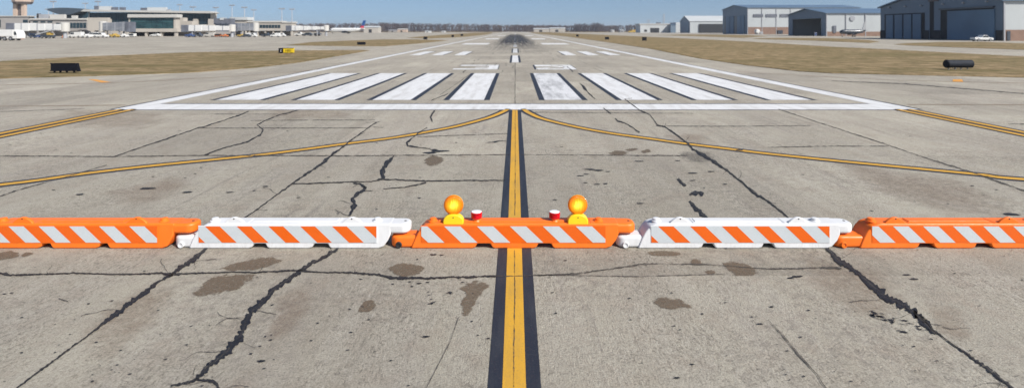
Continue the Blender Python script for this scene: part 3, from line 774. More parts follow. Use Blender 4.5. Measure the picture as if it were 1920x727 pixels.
# drum shaped sign on the right
d = DY(132.2); x0, x1 = XD(1778.5, d), XD(1828, d); zc = ZD(120.6, d); r = .235
t = thing('drum_sign', ((x0+x1)/2, d+r, 0), 'black horizontal drum shaped sign on pale posts in the right grass', 'sign')
q = MB(); q.lathe([(.01, x0), (r*.9, x0+.005), (r, x0+.03)] + [p for i in range(13) for p in ((r, x0+.1+i*(x1-x0-.2)/13), (r*.975, x0+.13+i*(x1-x0-.2)/13))] + [(r, x1-.03), (r*.9, x1-.005), (.01, x1)], (0, d+r, zc), 'x', 36)
q.build('drum', 'signtop', t, smooth=35)
q = MB(); q.lathe([(r*1.04, x0+.05), (r*1.04, x0+.10)], (0, d+r, zc), 'x', 36); q.build('end_band', 'signblack', t, smooth=35)
for px in (1784.5, 1797, 1808, 1820):
    q = MB(); xx = XD(px, d); q.box(xx-.03, xx+.03, d+.2, d+.26, 0, zc-r*.9); q.build('post', 'postw', t)
# yellow and black location sign
t, d, x0, x1, z0, z1 = sign_box(522.5, 550, 90.6, 99.6, 101.3, 'location_sign', 'yellow and black airfield sign in the grass in front of the terminal', 'signyellow', (526, 536, 546), thick=.3)
q = MB(); xs = XD(531, d); q.box(x0-.005, xs, d-.02, d+.305, z0-.005, z1+.005); q.build('black_face', 'signblack', t)
def text(body, x, y, z, size, mat, parent, depth=.004, name='lettering'):
    cu = bpy.data.curves.new('txt', 'FONT'); cu.body = body; cu.size = size; cu.extrude = depth; cu.align_x = 'CENTER'
    o = bpy.data.objects.new('txt', cu); COL.objects.link(o)
    dg = bpy.context.evaluated_depsgraph_get(); me = bpy.data.meshes.new_from_object(o.evaluated_get(dg))
    bpy.data.objects.remove(o)
    ob = bpy.data.objects.new(name, me); me.materials.clear(); me.materials.append(M[mat]); COL.objects.link(ob)
    ob.parent = parent; ob.location = Vector((x, y, z))-parent.location; ob.rotation_euler = (math.pi/2, 0, 0)
    return ob
text('1', (x0+xs)/2, d-.028, z0+.11, .36, 'whitecap', t); text('1001', (xs+x1)/2, d-.012, z0+.11, .33, 'signblack', t)
# small black distance signs along the runway
for px0, px1, yt, yb, yg, lab in ((669.5,684.5,79.2,84,84.8,'wide low black sign on the narrow grass island left of the runway'),
     (794,801,69.4,74,74.8,'small black block sign on the left grass, third from the runway edge'),
     (846.5,851,66,69.6,70.4,'small dark sign on the far left grass nearest the middle distance'),
     (863.5,868.5,64.2,67.6,68.2,'smallest brown black sign on the far left grass near the runway edge'),
     (1080.5,1085,65.3,69,69.8,'smallest dark sign on the right grass closest to the runway end'),
     (1134.5,1142,69.6,74.4,75.2,'middle sized dark block sign on the right grass'),
     (1204.5,1212.5,70,76.4,77.3,'largest dark block sign on the right grass, left of the white low building')):
    dd = DY(yg); zz = ZD(yb, dd)
    sign_box(px0, px1, yt, yb, yg, 'runway_sign', lab, 'signblack', (px0+1.2, px1-1.2), thick=.35, group='small dark signs along the runway grass')

# ------------------------------------------------------------------ buildings
def wallbox(t, name, mat, px0, px1, yt, yb, d, depth, bev=0, off=0):
    q = MB(); q.box(XD(px0, d), XD(px1, d), d+off, d+depth, max(0, ZD(yb, d)) if yb < 90 else 0, ZD(yt, d))
    return q.build(name, mat, t)
def rowwin(t, px0, px1, yt, yb, d, n, mat='glassdark', name='window', gap=.12, fr='trim'):
    w = (px1-px0)/n
    for i in range(n):
        a, b = XD(px0+i*w, d), XD(px0+(i+1)*w, d); g = (b-a)*gap/2
        q = MB(); q.box(a+g, b-g, d-.06, d+.3, ZD(yb, d), ZD(yt, d)); o = q.build(name, mat, t)
GND = 99
# control tower
d = 330
t = thing('control_tower', (XD(37, d), d+4, 0), 'tan control tower rising behind the terminal at the far left', 'control tower')
c = XD(37, d); w = XD(50, d)-XD(24, d)
for a, b in ((24, 30.5), (39.5, 46)): wallbox(t, 'shaft_pier', 'tan', a, b, 2, GND, d, 1.7)
wallbox(t, 'shaft_recess', 'tand', 30.7, 39.3, 2, GND, d+1.0, .6)
wallbox(t, 'base', 'tan', 38, 55, 30, GND, d-.5, 1.2)
q = MB(); q.lathe([(w*.50, ZD(8, d)), (w*.60, ZD(4.5, d)), (w*.60, ZD(3.5, d))], (c, d+2, 0), n=8); q.build('dark_collar', 'tand', t)
q = MB(); q.lathe([(w*.60, ZD(3.5, d)), (w*.64, ZD(-2, d)), (w*.64, ZD(-9, d))], (c, d+2, 0), n=8); q.build('cab_base', 'tan', t)
q = MB(); q.lathe([(w*.56, ZD(-9, d)), (w*.66, ZD(-20, d))], (c, d+2, 0), n=8); q.build('cab_windows', 'glassdark', t)
q = MB(); q.lathe([(w*.70, ZD(-20, d)), (w*.70, ZD(-22, d)), (w*.3, ZD(-24, d))], (c, d+2, 0), n=8); q.build('cab_roof', 'tan', t)

# main terminal hall with long pale roof
d = 262
t = thing('terminal_hall', (XD(280, d), d+15, 0), 'long glazed terminal hall with flat pale roof and rooftop plant', 'terminal building')
wallbox(t, 'wall', 'wallbeige', 166, 396, 24, GND, d, 5)
for i in range(22):
    a = 168+i*10.3; wallbox(t, 'window', 'glassdark', a, a+9.7, 24, 47, d-.25, .2)
q = MB(); zt = ZD(24.2, d); q.prism([(XD(160, d), ZD(22.3, d)), (XD(402, d), ZD(25.9, d)), (XD(407, d), ZD(24.8, d)), (XD(398, d), ZD(21.8, d)), (XD(250, d), ZD(20, d)), (XD(166, d), ZD(18.6, d))], 'y', d-3, d+3); q.build('roof', 'fascia', t)
for a, b, yt, yb, m in ((176,185,11.5,21,'mech'),(185,207,12.2,21,'roofwhite'),(208.5,218.5,13.8,21,'mech'),(223.5,232.5,14,21,'mech'),(263,275,15,22,'mech'),(275.5,311,14.3,22,'roofwhite'),(312,318,18,23,'trim')):
    q = MB(); q.box(XD(a, d), XD(b, d), d+.1, d+1.3, ZD(yb, d), ZD(yt, d)); q.build('rooftop_unit', m, t)
for a, b in ((362,370.5),(390,399.5),(299,306),(203,207)): wallbox(t, 'pier', 'wallbeige', a, b, 36, GND, d-1.2, .9)
# curved roof hall
d = 268
t = thing('curved_roof_hall', (XD(132, d), d+15, 0), 'hall with a dark curved slate roof left of the glazed terminal hall', 'terminal building')
q = MB(); n = 16
up = [(XD(102+64*i/n, d), ZD(17.8-2.2*math.sin(math.pi*min(1, (i/n)*.9+.1)), d)) for i in range(n+1)]
lo = [(XD(166-64*i/n, d), ZD(20.5+8.5*math.sin(math.pi*min(1, i/n)), d)) for i in range(n+1)]
q.prism(up+lo, 'y', d-4, d+1); q.build('roof', 'roofdark', t)
wallbox(t, 'window_wall', 'glassdark', 112, 163, 22, 36, d, 2); wallbox(t, 'wall', 'wallgrey', 108, 164, 34, GND, d+.3, 3)
# left concourse
d = 232
t = thing('concourse_building', (XD(60, d), d+10, 0), 'long grey concourse building below the control tower at the far left', 'concourse')
wallbox(t, 'wall', 'wallgrey', -130, 53, 31.5, 58, d, 3)
wallbox(t, 'lower_wall', 'wallgrey', 57, 163, 37.5, 56, d, 4); wallbox(t, 'ground_floor', 'wallgrey', -128, 160, 58.5, GND, d+3, 3)
wallbox(t, 'wing_wall', 'wallbeige', 163.5, 202, 33.5, 57.5, d, 1.5)
q = MB(); q.box(XD(-130, d), XD(58, d), d-.4, d+3, ZD(31.5, d), ZD(30.2, d)); q.build('parapet', 'fascia', t); q = MB(); q.box(XD(57, d), XD(164, d), d-.5, d+4.3, ZD(37.5, d), ZD(34.8, d)); q.build('parapet', 'fascia', t)
rowwin(t, 105, 162, 43.2, 53.2, d, 9); rowwin(t, -6, 2, 37, 52, d, 1)
for a in (43, 62, 76, 89): wallbox(t, 'window', 'glassdark', a, a+9, 37.5+(3 if a > 60 else 0), 43, d-.06, 1)
for a, b, yt, m in ((68,92,27,'trim'),(93,123,27.5,'fascia'),(134,145,29.5,'fascia'),(69,75,25.5,'mech')):
    q = MB(); q.box(XD(a, d+1), XD(b, d+1)-.6, d+1, d+2.2, ZD(36, d), ZD(yt, d)); q.build('rooftop_unit', m, t)
for a in range(-120, 205, 27): wallbox(t, 'pillar', 'wallgrey', a, a+3.2, 57.5, GND, d+.4, 1.4)
# glass pavilion
d = 226
t = thing('glass_pavilion', (XD(286, d), d+8, 0), 'teal glass departure pavilion raised on pale pillars in front of the terminal', 'terminal building')
wallbox(t, 'roof', 'fascia', 239, 331, 27.2, 33.2, d-.9, 4)
for i in range(8):
    for (a, b) in ((34, 43), (43.6, 53.6)):
        x = 244+i*10.1; wallbox(t, 'window', 'glassteal', x, x+9.7, a, b, d, .3)
wallbox(t, 'side_wall', 'wallbeige', 241, 243.6, 33.4, 54, d-.2, 3); wallbox(t, 'side_wall', 'wallbeige', 325.5, 329.3, 33.4, 54, d-.2, 3)
wallbox(t, 'inner_wall', 'mech', 243.8, 325, 33.6, 54, d+1, 1)
wallbox(t, 'floor_slab', 'wallbeige', 240, 332, 54.2, 60.2, d-.4, 4)
for a in (242, 271.5, 300, 327): wallbox(t, 'pillar', 'wallbeige', a, a+3.6, 60, GND, d, 1.3)
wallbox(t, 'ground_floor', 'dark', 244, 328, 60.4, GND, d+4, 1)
# link block right of the pavilion
d = 236
t = thing('link_block', (XD(345, d), d+8, 0), 'low beige link block right of the glass pavilion', 'terminal building')
wallbox(t, 'wall', 'wallbeige', 328, 360, 40, 59, d, 4); wallbox(t, 'upper_wall', 'wallbeige', 326, 344, 33.5, 40, d+.5, 3)
wallbox(t, 'ground_floor', 'wallgrey', 330, 432, 59.5, GND, d+3, 1.5)
wallbox(t, 'wing_wall', 'wallbeige', 361.2, 399, 46.5, 59, d+.8, 2)
rowwin(t, 329, 337, 46, 53, d, 1, 'mech')
t = thing('plant_building', (XD(415, d), d+8, 0), 'slate grey plant building beside the white block', 'plant building')
wallbox(t, 'wall', 'mech', 400.5, 432, 35, GND, d+4, 4); wallbox(t, 'rooftop_unit', 'roofwhite', 412, 418.5, 33.5, 38, d+3.7, 3)
for i in range(6): wallbox(t, 'louvre', 'vdark', 401.5+i*5.1, 405.3+i*5.1, 44+(i%2), 50, d+3.8, 1)
# white block and right concourse
d = 248
t = thing('white_block', (XD(448, d), d+8, 0), 'tall white terminal block between the plant building and the right concourse', 'terminal building')
wallbox(t, 'wall', 'wallbeige', 432, 462, 37, GND, d, 6); wallbox(t, 'parapet', 'roofwhite', 430.5, 463, 32.6, 38, d-.6, 7)
wallbox(t, 'window', 'dark', 441, 447, 47, 56, d-.1, 1); wallbox(t, 'door', 'dark', 442, 452, 58, GND, d-.1, 1)
t = thing('right_concourse', (XD(505, d), d+8, 0), 'low beige concourse with one dark window band, right end of the terminal', 'concourse')
wallbox(t, 'wall', 'wallbeige', 464.5, 547, 42, 58, d, 5); wallbox(t, 'parapet', 'fascia', 464, 528, 39.6, 42.4, d-.4, 6); wallbox(t, 'parapet', 'fascia', 528.5, 548, 41, 43.4, d-.3, 6)
wallbox(t, 'ground_floor', 'wallgrey', 466, 548, 58.4, GND, d+4, 1)
rowwin(t, 481, 526, 47, 53.2, d, 8)
for a in (466, 481, 496, 511, 526, 545): wallbox(t, 'pillar', 'wallbeige', a, a+2.4, 57.8, GND, d+.3, 1.2)

# jet bridges
def jetbridge(px0, px1, yt, yb, yg, cabend, mats, label, seg=3, leg=.3):
    d = DY(yg); x0, x1 = XD(px0, d), XD(px1, d); z0, z1 = ZD(yb, d), ZD(yt, d)
    t = thing('jet_bridge', ((x0+x1)/2, d+1.5, 0), label, 'jet bridge', 'jet bridges at the terminal')
    wdt = x1-x0
    for i in range(seg):
        a = x0+wdt*(.12+.80*i/seg); b = x0+wdt*(.12+.80*(i+1)/seg); s = .14*(i if cabend < 0 else seg-1-i)
        q = MB(); q.box(a, b, d+s, d+3-s, z0+s, z1-s); q.build('tunnel', mats[i % len(mats)], t, bevel=.08)
        q = MB(); q.box(a+(b-a)*.48, a+(b-a)*.55, d+s-.05, d+3.05-s, z0+s-.05, z1-s+.05); q.build('frame', 'trim', t)
    ca, cb = (x0, x0+wdt*.14) if cabend < 0 else (x1-wdt*.12, x1)
    q = MB(); q.box(ca, cb, d-.3, d+3.3, z0-.3, z1+.05); q.build('cab', 'mech', t, bevel=.1)
    q = MB(); rc = x1-wdt*.06 if cabend < 0 else x0+wdt*.06; q.lathe([(1.2, z0-.1), (1.2, z1+.1), (.8, z1+.25)], (rc, d+1.5, 0), n=20); q.build('rotunda', 'fascia', t, smooth=40)
    q = MB(); q.lathe([(.55, 0), (.45, z0)], (rc, d+1.5, 0), n=14); q.build('column', 'trim', t, smooth=40)
    lx = x0+wdt*(leg if cabend < 0 else 1-leg)
    for s in (.3, 2.5):
        q = MB(); q.box(lx-.2, lx+.2, d+s, d+s+.3, .5, z0+.1); q.build('leg', 'trim', t)
    q = MB(); q.box(lx-1.1, lx+1.1, d+.2, d+2.9, .45, .75); q.build('axle_beam', 'trim', t)
    for s in (-.7, .7):
        q = MB(); q.lathe([(.45, d+.1), (.5, d+.2), (.5, d+.5), (.45, d+.6)], (lx+s, 0, .5), 'y', 18); q.build('wheel', 'tyre', t, smooth=40)
    return t
jetbridge(12, 121, 44, 58.8, 72.3, -1, ['vwhite','vwhite','vwhite'], 'long white jet bridge with dark cab, leftmost below the control tower', 3, .25)
jetbridge(184, 243, 41.5, 59, 70.2, 1, ['glassgrey','glassgrey'], 'grey glazed jet bridge left of the glass pavilion', 3, .35)
jetbridge(340, 437, 47.5, 59, 70, -1, ['vwhite','vwhite','vwhite'], 'long white jet bridge right of the glass pavilion', 3, .2)
jetbridge(440, 478, 44, 58.5, 69.6, -1, ['glassgrey','glassgrey'], 'short grey glazed jet bridge in front of the white block', 2, .3)
jetbridge(536, 614, 48.5, 57.8, 68, -1, ['vwhite','vwhite','vwhite'], 'white jet bridge reaching toward the parked airliner', 4, .75)

# light masts
for i, (px, yt, dd, lab) in enumerate(((100,4.5,270,'light mast above the concourse, head near the top edge left of the terminal'),(91,19,300,'short light mast just left of the curved slate roof'),
     (160,8,320,'light mast behind the right end of the curved roof'),(184,4.5,280,'tall light mast behind the leftmost rooftop plant of the hall'),
     (337,10.5,330,'light mast above the roof right of the long white rooftop unit'),(362,14.8,280,'light mast above the right part of the hall roof'),
     (405,15.8,300,'light mast just right of the hall roof end'),(435,11.5,310,'light mast above the left edge of the white block'),
     (458.5,15.5,290,'light mast above the right edge of the white block'),(476,20,330,'lowest light mast above the right concourse'),
     (528.5,18,290,'light mast above the end of the dark window band'),(547.5,18.8,320,'rightmost light mast beside the right concourse end'))):
    x = XD(px, dd); zt = ZD(yt, dd)
    t = thing('light_mast', (x, dd, 0), lab, 'light mast', 'apron light masts around the terminal')
    q = MB(); q.lathe([(.34, 0), (.16, zt)], (x, dd, 0), n=10); q.build('pole', 'steel', t, smooth=40)
    q = MB(); q.box(x-1.5, x+1.5, dd-.25, dd+.25, zt, zt+.18); q.build('crossbar', 'steel', t)
    for k in (-1.25, -.45, .45, 1.25):
        q = MB(); q.box(x+k-.28, x+k+.28, dd-.4, dd+.1, zt+.16, zt+.62); q.build('floodlight', 'trim', t)

# ------------------------------------------------------------------ vehicles
def wheel(t, x, y, r, w=.22):
    q = MB(); q.lathe([(r*.5, y-w/2-.005), (r*.55, y-w/2-.01), (r*.95, y-w/2), (r, y-w/2+.03), (r, y+w/2-.03), (r*.95, y+w/2)], (x, 0, r), 'y', 20)
    o = q.build('wheel', 'tyre', t, smooth=40)
    q = MB(); q.lathe([(.02, y-w/2-.02), (r*.55, y-w/2-.012), (r*.56, y+w/2+.005)], (x, 0, r), 'y', 16); q.build('rim', 'rim', t, smooth=40)
SH = {  # side outlines: body, glass, length, height, wheels
 'car': ([(0,.28),(.05,.75),(.7,.92),(1.3,.98),(1.95,1.42),(3.3,1.42),(4.0,1.02),(4.45,.95),(4.5,.3)], [(1.42,1.0),(2.0,1.36),(3.25,1.36),(3.8,1.02)], .86, 3.62, .33),
 'suv': ([(0,.35),(.05,.9),(1.0,1.08),(1.5,1.7),(4.2,1.75),(4.6,1.1),(4.65,.4)], [(1.22,1.12),(1.6,1.62),(4.1,1.66),(4.4,1.14)], .9, 3.75, .37),
 'pickup': ([(0,.4),(.05,.95),(1.15,1.08),(1.75,1.72),(2.9,1.72),(3.2,1.08),(5.2,1.05),(5.2,.45)], [(1.32,1.1),(1.8,1.64),(2.82,1.64),(3.05,1.1)], 1.0, 4.2, .39),
 'van': ([(0,.35),(.05,1.0),(.75,1.2),(1.3,2.05),(4.9,2.1),(5.0,.4)], [(.9,1.25),(1.38,1.92),(2.4,1.95),(2.4,1.25)], .95, 4.0, .36),
 'tug': ([(0,.3),(.05,1.0),(1.3,1.05),(1.4,1.35),(1.9,1.35),(1.95,.95),(2.8,.95),(2.85,.3)], [(1.42,1.1),(1.46,1.3),(1.84,1.3),(1.86,1.1)], .6, 2.25, .34),
 'cart': ([(0,.4),(0,.55),(.08,.55),(.08,1.65),(2.9,1.65),(2.9,.55),(3.0,.55),(3.0,.4)], [(.3,.7),(.3,1.5),(2.7,1.5),(2.7,.7)], .5, 2.5, .25),
}
def vehicle(kind, px, yg, mat, name, label, cat, flip=False, sc_=1.0, mat2='vglass', group=None, W=1.8):
    body, gl, wa, wb, r = SH[kind]; d = DY(yg); ln = max(p[0] for p in body)
    xc = XD(px, d)
    def T(p): return ((p[0]-ln/2)*(-1 if flip else 1)*sc_+xc, p[1]*sc_)
    t = thing(name, (xc, d+.9, 0), label, cat, group)
    q = MB(); q.prism([T(p) for p in body], 'y', d, d+W*sc_); q.build('body', mat, t, bevel=.06)
    q = MB(); q.prism([T(p) for p in gl], 'y', d-.012, d+W*sc_+.012); q.build('window', mat2, t)
    for a in (wa, wb):
        for s in (.08, W-.08): wheel(t, T((a, 0))[0], d+s*sc_, r*sc_)
    x0, z0 = T((.02, body[1][1]*.78)); x1, _ = T((ln-.02, .7))
    for s in (.25, W-.25):
        q = MB(); q.box(min(x0, x0), x0+.06, d+s*sc_-.12, d+s*sc_+.12, z0-.08, z0+.08); q.build('headlight', 'whitecap', t)
    return t
gv = 'service vehicles along the terminal'
# box truck at the far left edge
d = DY(76.5); x0, x1 = XD(-32, d), XD(31.5, d)
t = thing('box_truck', ((x0+x1)/2, d+1.2, 0), 'white box truck with cab facing right, at the far left edge of the apron', 'truck')
q = MB(); q.box(x0, XD(24, d), d, d+2.4, ZD(68.5, d), ZD(56, d)); q.build('cargo_box', 'vwhite', t, bevel=.06)
q = MB(); xa = XD(9, d); q.prism([(xa, .45), (xa, 1.15), (XD(24.5, d), 1.25), (XD(24.5, d), ZD(57.5, d)), (XD(28.5, d), ZD(57.5, d)), (XD(32, d), 1.25), (XD(32, d), .45)], 'y', d+.1, d+2.3); q.build('cab', 'vwhite', t, bevel=.08)
q = MB(); q.prism([(XD(25.5, d), 1.3), (XD(25.5, d), 2.1), (XD(28.6, d), 2.1), (XD(31, d), 1.3)], 'y', d+.08, d+2.32); q.build('window', 'vglass', t)
q = MB(); q.box(x0, XD(30, d), d+.3, d+2.1, .45, .8); q.build('chassis', 'vdark', t)
for a in (-24, -18, 8, 19):
    for s in (.2, 2.2): wheel(t, XD(a, d), d+s, .48, .28)
# belt loader
d = DY(72.5)
t = thing('belt_loader', (XD(84, d), d+1, 0), 'grey belt loader with raised ramp below the leftmost jet bridge', 'belt loader')
q = MB(); q.prism([(XD(66, d), .95), (XD(98, d), 2.35), (XD(98, d), 2.7), (XD(66, d), 1.3)], 'y', d, d+1.2); q.build('belt_ramp', 'vgrey', t, bevel=.03)
q = MB(); q.box(XD(74, d), XD(96, d), d+.1, d+1.7, .4, 1.0); q.build('chassis', 'vdark', t, bevel=.05)
q = MB(); q.box(XD(86, d), XD(92, d), d+.2, d+1.6, 1.0, 1.7); q.build('cab', 'vyellow', t, bevel=.05)
for a in (78, 92):
    for s in (.15, 1.6): wheel(t, XD(a, d), d+s, .36)
VE = [('cart',62,71.6,'vblue','baggage_cart','small blue baggage cart under the leftmost jet bridge, left of the belt loader','baggage cart',False,.8),
 ('van',139,71.3,'vwhite','service_van','pale van parked below the dark window band of the grey concourse','van',False,.9),
 ('tug',159.5,71.3,'vwhite','baggage_tug','low white tug between the pale van and the white sport utility car','baggage tug',True,.9),
 ('suv',172,70.2,'vwhite','service_car','white sport utility car behind the low white tug','car',False,1.),
 ('suv',185,71.2,'vwhite','service_car','white sport utility car beside the grey glazed jet bridge, in front of another','car',True,.95),
 ('tug',210,70.8,'vyellow','baggage_tug','yellow tug under the grey glazed jet bridge','baggage tug',False,1.),
 ('tug',229,70.5,'vwhite','baggage_tug','white tug left of the pavilion pillars','baggage tug',True,.9),
 ('cart',245,70.2,'vwhite','baggage_cart','pale cart at the left pillar of the glass pavilion','baggage cart',False,.8),
 ('car',289,68.9,'vwhite','service_car','white car parked underneath the glass pavilion between two pillars','car',False,.85),
 ('tug',353,70.3,'vblue','baggage_tug','blue tug at the left end of the white jet bridge right of the pavilion','baggage tug',False,.95),
 ('van',368,69.8,'vwhite','service_van','white van under the jet bridge, right of the blue tug','van',True,.75),
 ('van',391,69.5,'fascia','service_van','cream van under the middle of the jet bridge','van',False,.8),
 ('cart',407,69.9,'vorange','baggage_cart','orange cart under the right part of the jet bridge','baggage cart',False,.7),
 ('tug',419,70.1,'vorange','baggage_tug','orange red tug beside the orange cart','baggage tug',False,.8),
 ('cart',429,69.7,'vdark','baggage_cart','dark cart at the right end of the long white jet bridge','baggage cart',False,.7),
 ('tug',450,69.8,'vyellow','baggage_tug','yellow tug in front of the white block door','baggage tug',False,.8),
 ('car',460,70.,'vdark','service_car','dark car left of the white van by the right concourse','car',False,.75),
 ('van',470.5,69.9,'vwhite','service_van','white van just right of the short glazed jet bridge','van',True,.72),
 ('pickup',500,69.6,'vdark','pickup_truck','dark pickup truck below the window band of the right concourse','pickup truck',False,.85),
 ('van',515,69.9,'vwhite','service_van','white van to the right of the dark pickup, left one of two side by side','van',False,.7),
 ('van',525.5,69.3,'vwhite','service_van','white van behind and right of its twin by the concourse pillars','van',True,.7),
 ('pickup',562,67.6,'vwhite','pickup_truck','white pickup truck under the jet bridge that points to the airliner','pickup truck',False,.95),
 ('car',574.5,67.7,'vdark','service_car','dark car right of the white pickup under the last jet bridge','car',False,1.),
 ('tug',594,67,'vdark','baggage_tug','dark tug near the nose of the parked airliner','baggage tug',False,1.1)]
for k, px, yg, m, nm, lab, cat, fl_, s in VE: vehicle(k, px, yg, m, nm, lab, cat, fl_, s, group=gv)
vehicle('pickup', 1846, 77.9, 'vwhite', 'pickup_truck', 'white pickup truck parked before the big blue hangar door', 'pickup truck', True, .78)
vehicle('car', 1570, 68.2, 'vwhite', 'parked_car', 'white and blue small car in front of the pale wall of the open hangar', 'car', False, 1.0, 'vblue')
vehicle('van', 1185, 62.0, 'vyellow', 'yellow_loader', 'yellow works vehicle left of the low white building', 'works vehicle', False, 1.6)
def cone(px, yg, lab):
    d = DY(yg); x = XD(px, d); t = thing('traffic_cone', (x, d, 0), lab, 'traffic cone', 'orange cones on the terminal apron')
    q = MB(); q.lathe([(.17, .04), (.03, .95)], (x, d, 0), n=12); q.build('cone', 'vorange', t, smooth=40); q = MB(); q.box(x-.25, x+.25, d-.25, d+.25, 0, .04); q.build('foot', 'vorange', t)
cone(43, 73.5, 'orange cone right of the box truck cab'); cone(37, 75, 'orange cone nearest the box truck'); cone(117, 71.8, 'orange cone below the rotunda of the leftmost jet bridge'); cone(124, 71.6, 'orange cone left of the pale van')

# aircraft
def plane(px0, px1, yg, r, mat, name, label, flip, finmat, z=2.6, fin=7.5, wingmat='vgrey', jet=True):
    d = DY(yg); x0, x1 = XD(px0, d), XD(px1, d); ln = x1-x0; s = -1 if flip else 1
    if flip: x0, x1 = x1, x0
    def X(u): return x0+s*u*ln
    t = thing(name, (X(.5), d+3, 0), label, 'aircraft')
    yc = d+4
    prof = [(.02,0,-.3),(.45,.02,-.25),(.75,.05,-.12),(.95,.10,0),(1,.16,0),(1,.5,0),(1,.68,0),(.82,.80,.15),(.5,.91,.4),(.18,1,.65)]
    q = MB(); n = 20; o = 0
    for rr, u, dz in prof:
        for k in range(n):
            a = 2*math.pi*k/n; q.v.append((X(u), yc+r*rr*math.cos(a), z+r*dz+r*rr*math.sin(a)))
    for i in range(len(prof)-1):
        for k in range(n): j = (k+1) % n; q.f.append((i*n+k, i*n+j, (i+1)*n+j, (i+1)*n+k)); q.mi.append(0)
    q.f.append(tuple(range(n))); q.f.append(tuple(range((len(prof)-1)*n, len(prof)*n))); q.mi += [0, 0]
    q.build('fuselage', mat, t, smooth=50)
    q = MB(); zf = z+r*.8; H_ = fin-zf
    def fp(u, h): return (X(u), zf+h*H_)
    q.prism([fp(.86,0), fp(.895,.32), fp(.975,.32), fp(.96,0)], 'y', yc-.15, yc+.15, 0); q.build('tail_fin', finmat[0], t)
    q = MB(); q.prism([fp(.895,.32), fp(.95,1), fp(1.03,1), fp(.975,.32)], 'y', yc-.12, yc+.12); q.build('fin_tip', finmat[1], t)
    for sd in (-1, 1):
        q = MB(); q.prism([(X(.38), yc+sd*r*.6), (X(.60), yc+sd*ln*.42), (X(.66), yc+sd*ln*.42), (X(.58), yc+sd*r*.6)], 'z', z-r*.55, z-r*.35); q.build('wing', wingmat, t)
        q = MB(); q.prism([(X(.87), yc+sd*.2), (X(.95), yc+sd*ln*.15), (X(.99), yc+sd*ln*.15), (X(.97), yc+sd*.2)], 'z', z+r*.6, z+r*.7); q.build('tailplane', wingmat, t)
        q = MB(); q.lathe([(r*.36, X(.40)), (r*.45, X(.43)), (r*.42, X(.50)), (r*.25, X(.55))], (0, yc+sd*ln*.16, z-r*1.0), 'x', 16); q.build('engine', 'vdark', t, smooth=40)
        q = MB(); q.lathe([(.45*r/1.65, yc+sd*r*.9-.2), (.45*r/1.65, yc+sd*r*.9+.2)], (X(.54), 0, .45*r/1.65), 'y', 14); q.build('wheel', 'tyre', t, smooth=40)
        q = MB(); q.box(X(.54)-.1, X(.54)+.1, yc+sd*r*.9-.1, yc+sd*r*.9+.1, .3, z-r*.5); q.build('gear_leg', 'trim', t)
    q = MB(); q.lathe([(.35*r/1.65, yc-.2), (.35*r/1.65, yc+.2)], (X(.1), 0, .35*r/1.65), 'y', 14); q.build('nose_wheel', 'tyre', t, smooth=40)
    q = MB(); q.box(X(.1)-.08, X(.1)+.08, yc-.08, yc+.08, .3, z-r*.6); q.build('nose_gear_leg', 'trim', t)
    q = MB(); a, b = sorted((X(.045), X(.075))); q.box(a, b, yc-r*.86, yc+r*.86, z+r*.12, z+r*.42); q.build('cockpit_window', 'vglass', t)
    for i in range(16):
        a, b = sorted((X(.14+i*.04), X(.155+i*.04))); q = MB(); q.box(a, b, yc-r*1.005, yc-r*.9, z+r*.12, z+r*.3); q.build('cabin_window', 'vglass', t)
plane(614, 682, 63.4, 1.7, 'vwhite', 'airliner', 'white airliner with blue and red tail parked right of the terminal', False, ('redfin', 'bluefin'), 2.9, 10.6)
plane(1586, 1636, 69.6, .85, 'vdark', 'business_jet', 'dark small jet with pointed nose facing left before the open hangar side wall', False, ('vgrey', 'vgrey'), 1.9, 5.8, 'vdark')
plane(1610, 1668, 67.6, 1.3, 'vwhite', 'business_jet', 'white small jet partly hidden behind the dark jet', False, ('vwhite', 'vgrey'), 2.7, 4.6, 'vwhite')

# hangars: wall facing the runway at X, running in depth from y0 (near) to y1 (far), sidewall facing the camera going right
def hangar(name, label, X, y0, y1, X1, eave, ridge, opening, sidemat, gablemat, roofmat, brick=2.4, pil=8., windows=None):
    t = thing(name, (X, (y0+y1)/2, 0), label, 'hangar')
    ym = (y0+y1)/2
    def zr(y): return eave+(ridge-eave)*(1-abs(y-ym)/(y1-ym))
    q = MB(); th = .3
    if opening:
        a, b, h = opening
        q.prism([(y0, 0), (a, 0), (a, h), (a, zr(a)), (y0, eave)], 'x', X, X+th)
        q.prism([(b, 0), (y1, 0), (y1, eave), (b, zr(b))], 'x', X, X+th)
        q.prism([(a, h), (b, h), (b, zr(b)), (ym, ridge), (a, zr(a))], 'x', X, X+th)
    else:
        q.prism([(y0, 0), (y1, 0), (y1, eave), (ym, ridge), (y0, eave)], 'x', X, X+th)
    q.build('front_wall', gablemat, t)
    q = MB(); q.box(X+th+.002, X1, y0, y0+th, 0, eave); q.build('side_wall', sidemat, t)
    q = MB(); q.box(X+th+.002, X1, y1-th, y1, 0, eave); q.prism([(y0+th, 0), (y1-th, 0), (y1-th, eave), (ym, ridge), (y0+th, eave)], 'x', X1-th, X1); q.build('rear_wall', sidemat, t)
    if brick:
        q = MB(); q.box(X+.4, X1, y0-.15, y0-.002, 0, brick); q.build('brick_base', 'brick', t)
    x = X+.1; k = 0
    while x < X1 and k < 14:
        q = MB(); q.box(x, x+.35, y0-.25, y0-.003, brick*.0, eave); q.build('downpipe', 'trim', t); x += pil; k += 1
    q = MB(); ov = .6
    sl = (ridge-eave)/(ym-y0)
    for sd in (-1, 1):
        ya = ym+sd*(ym-y0+ov); za = eave-ov*sl
        q.prism([(ym, ridge+.05), (ya, za+.05), (ya, za+.40), (ym, ridge+.40)], 'x', X-ov, X1+ov)
    q.build('roof', roofmat, t)
    return t
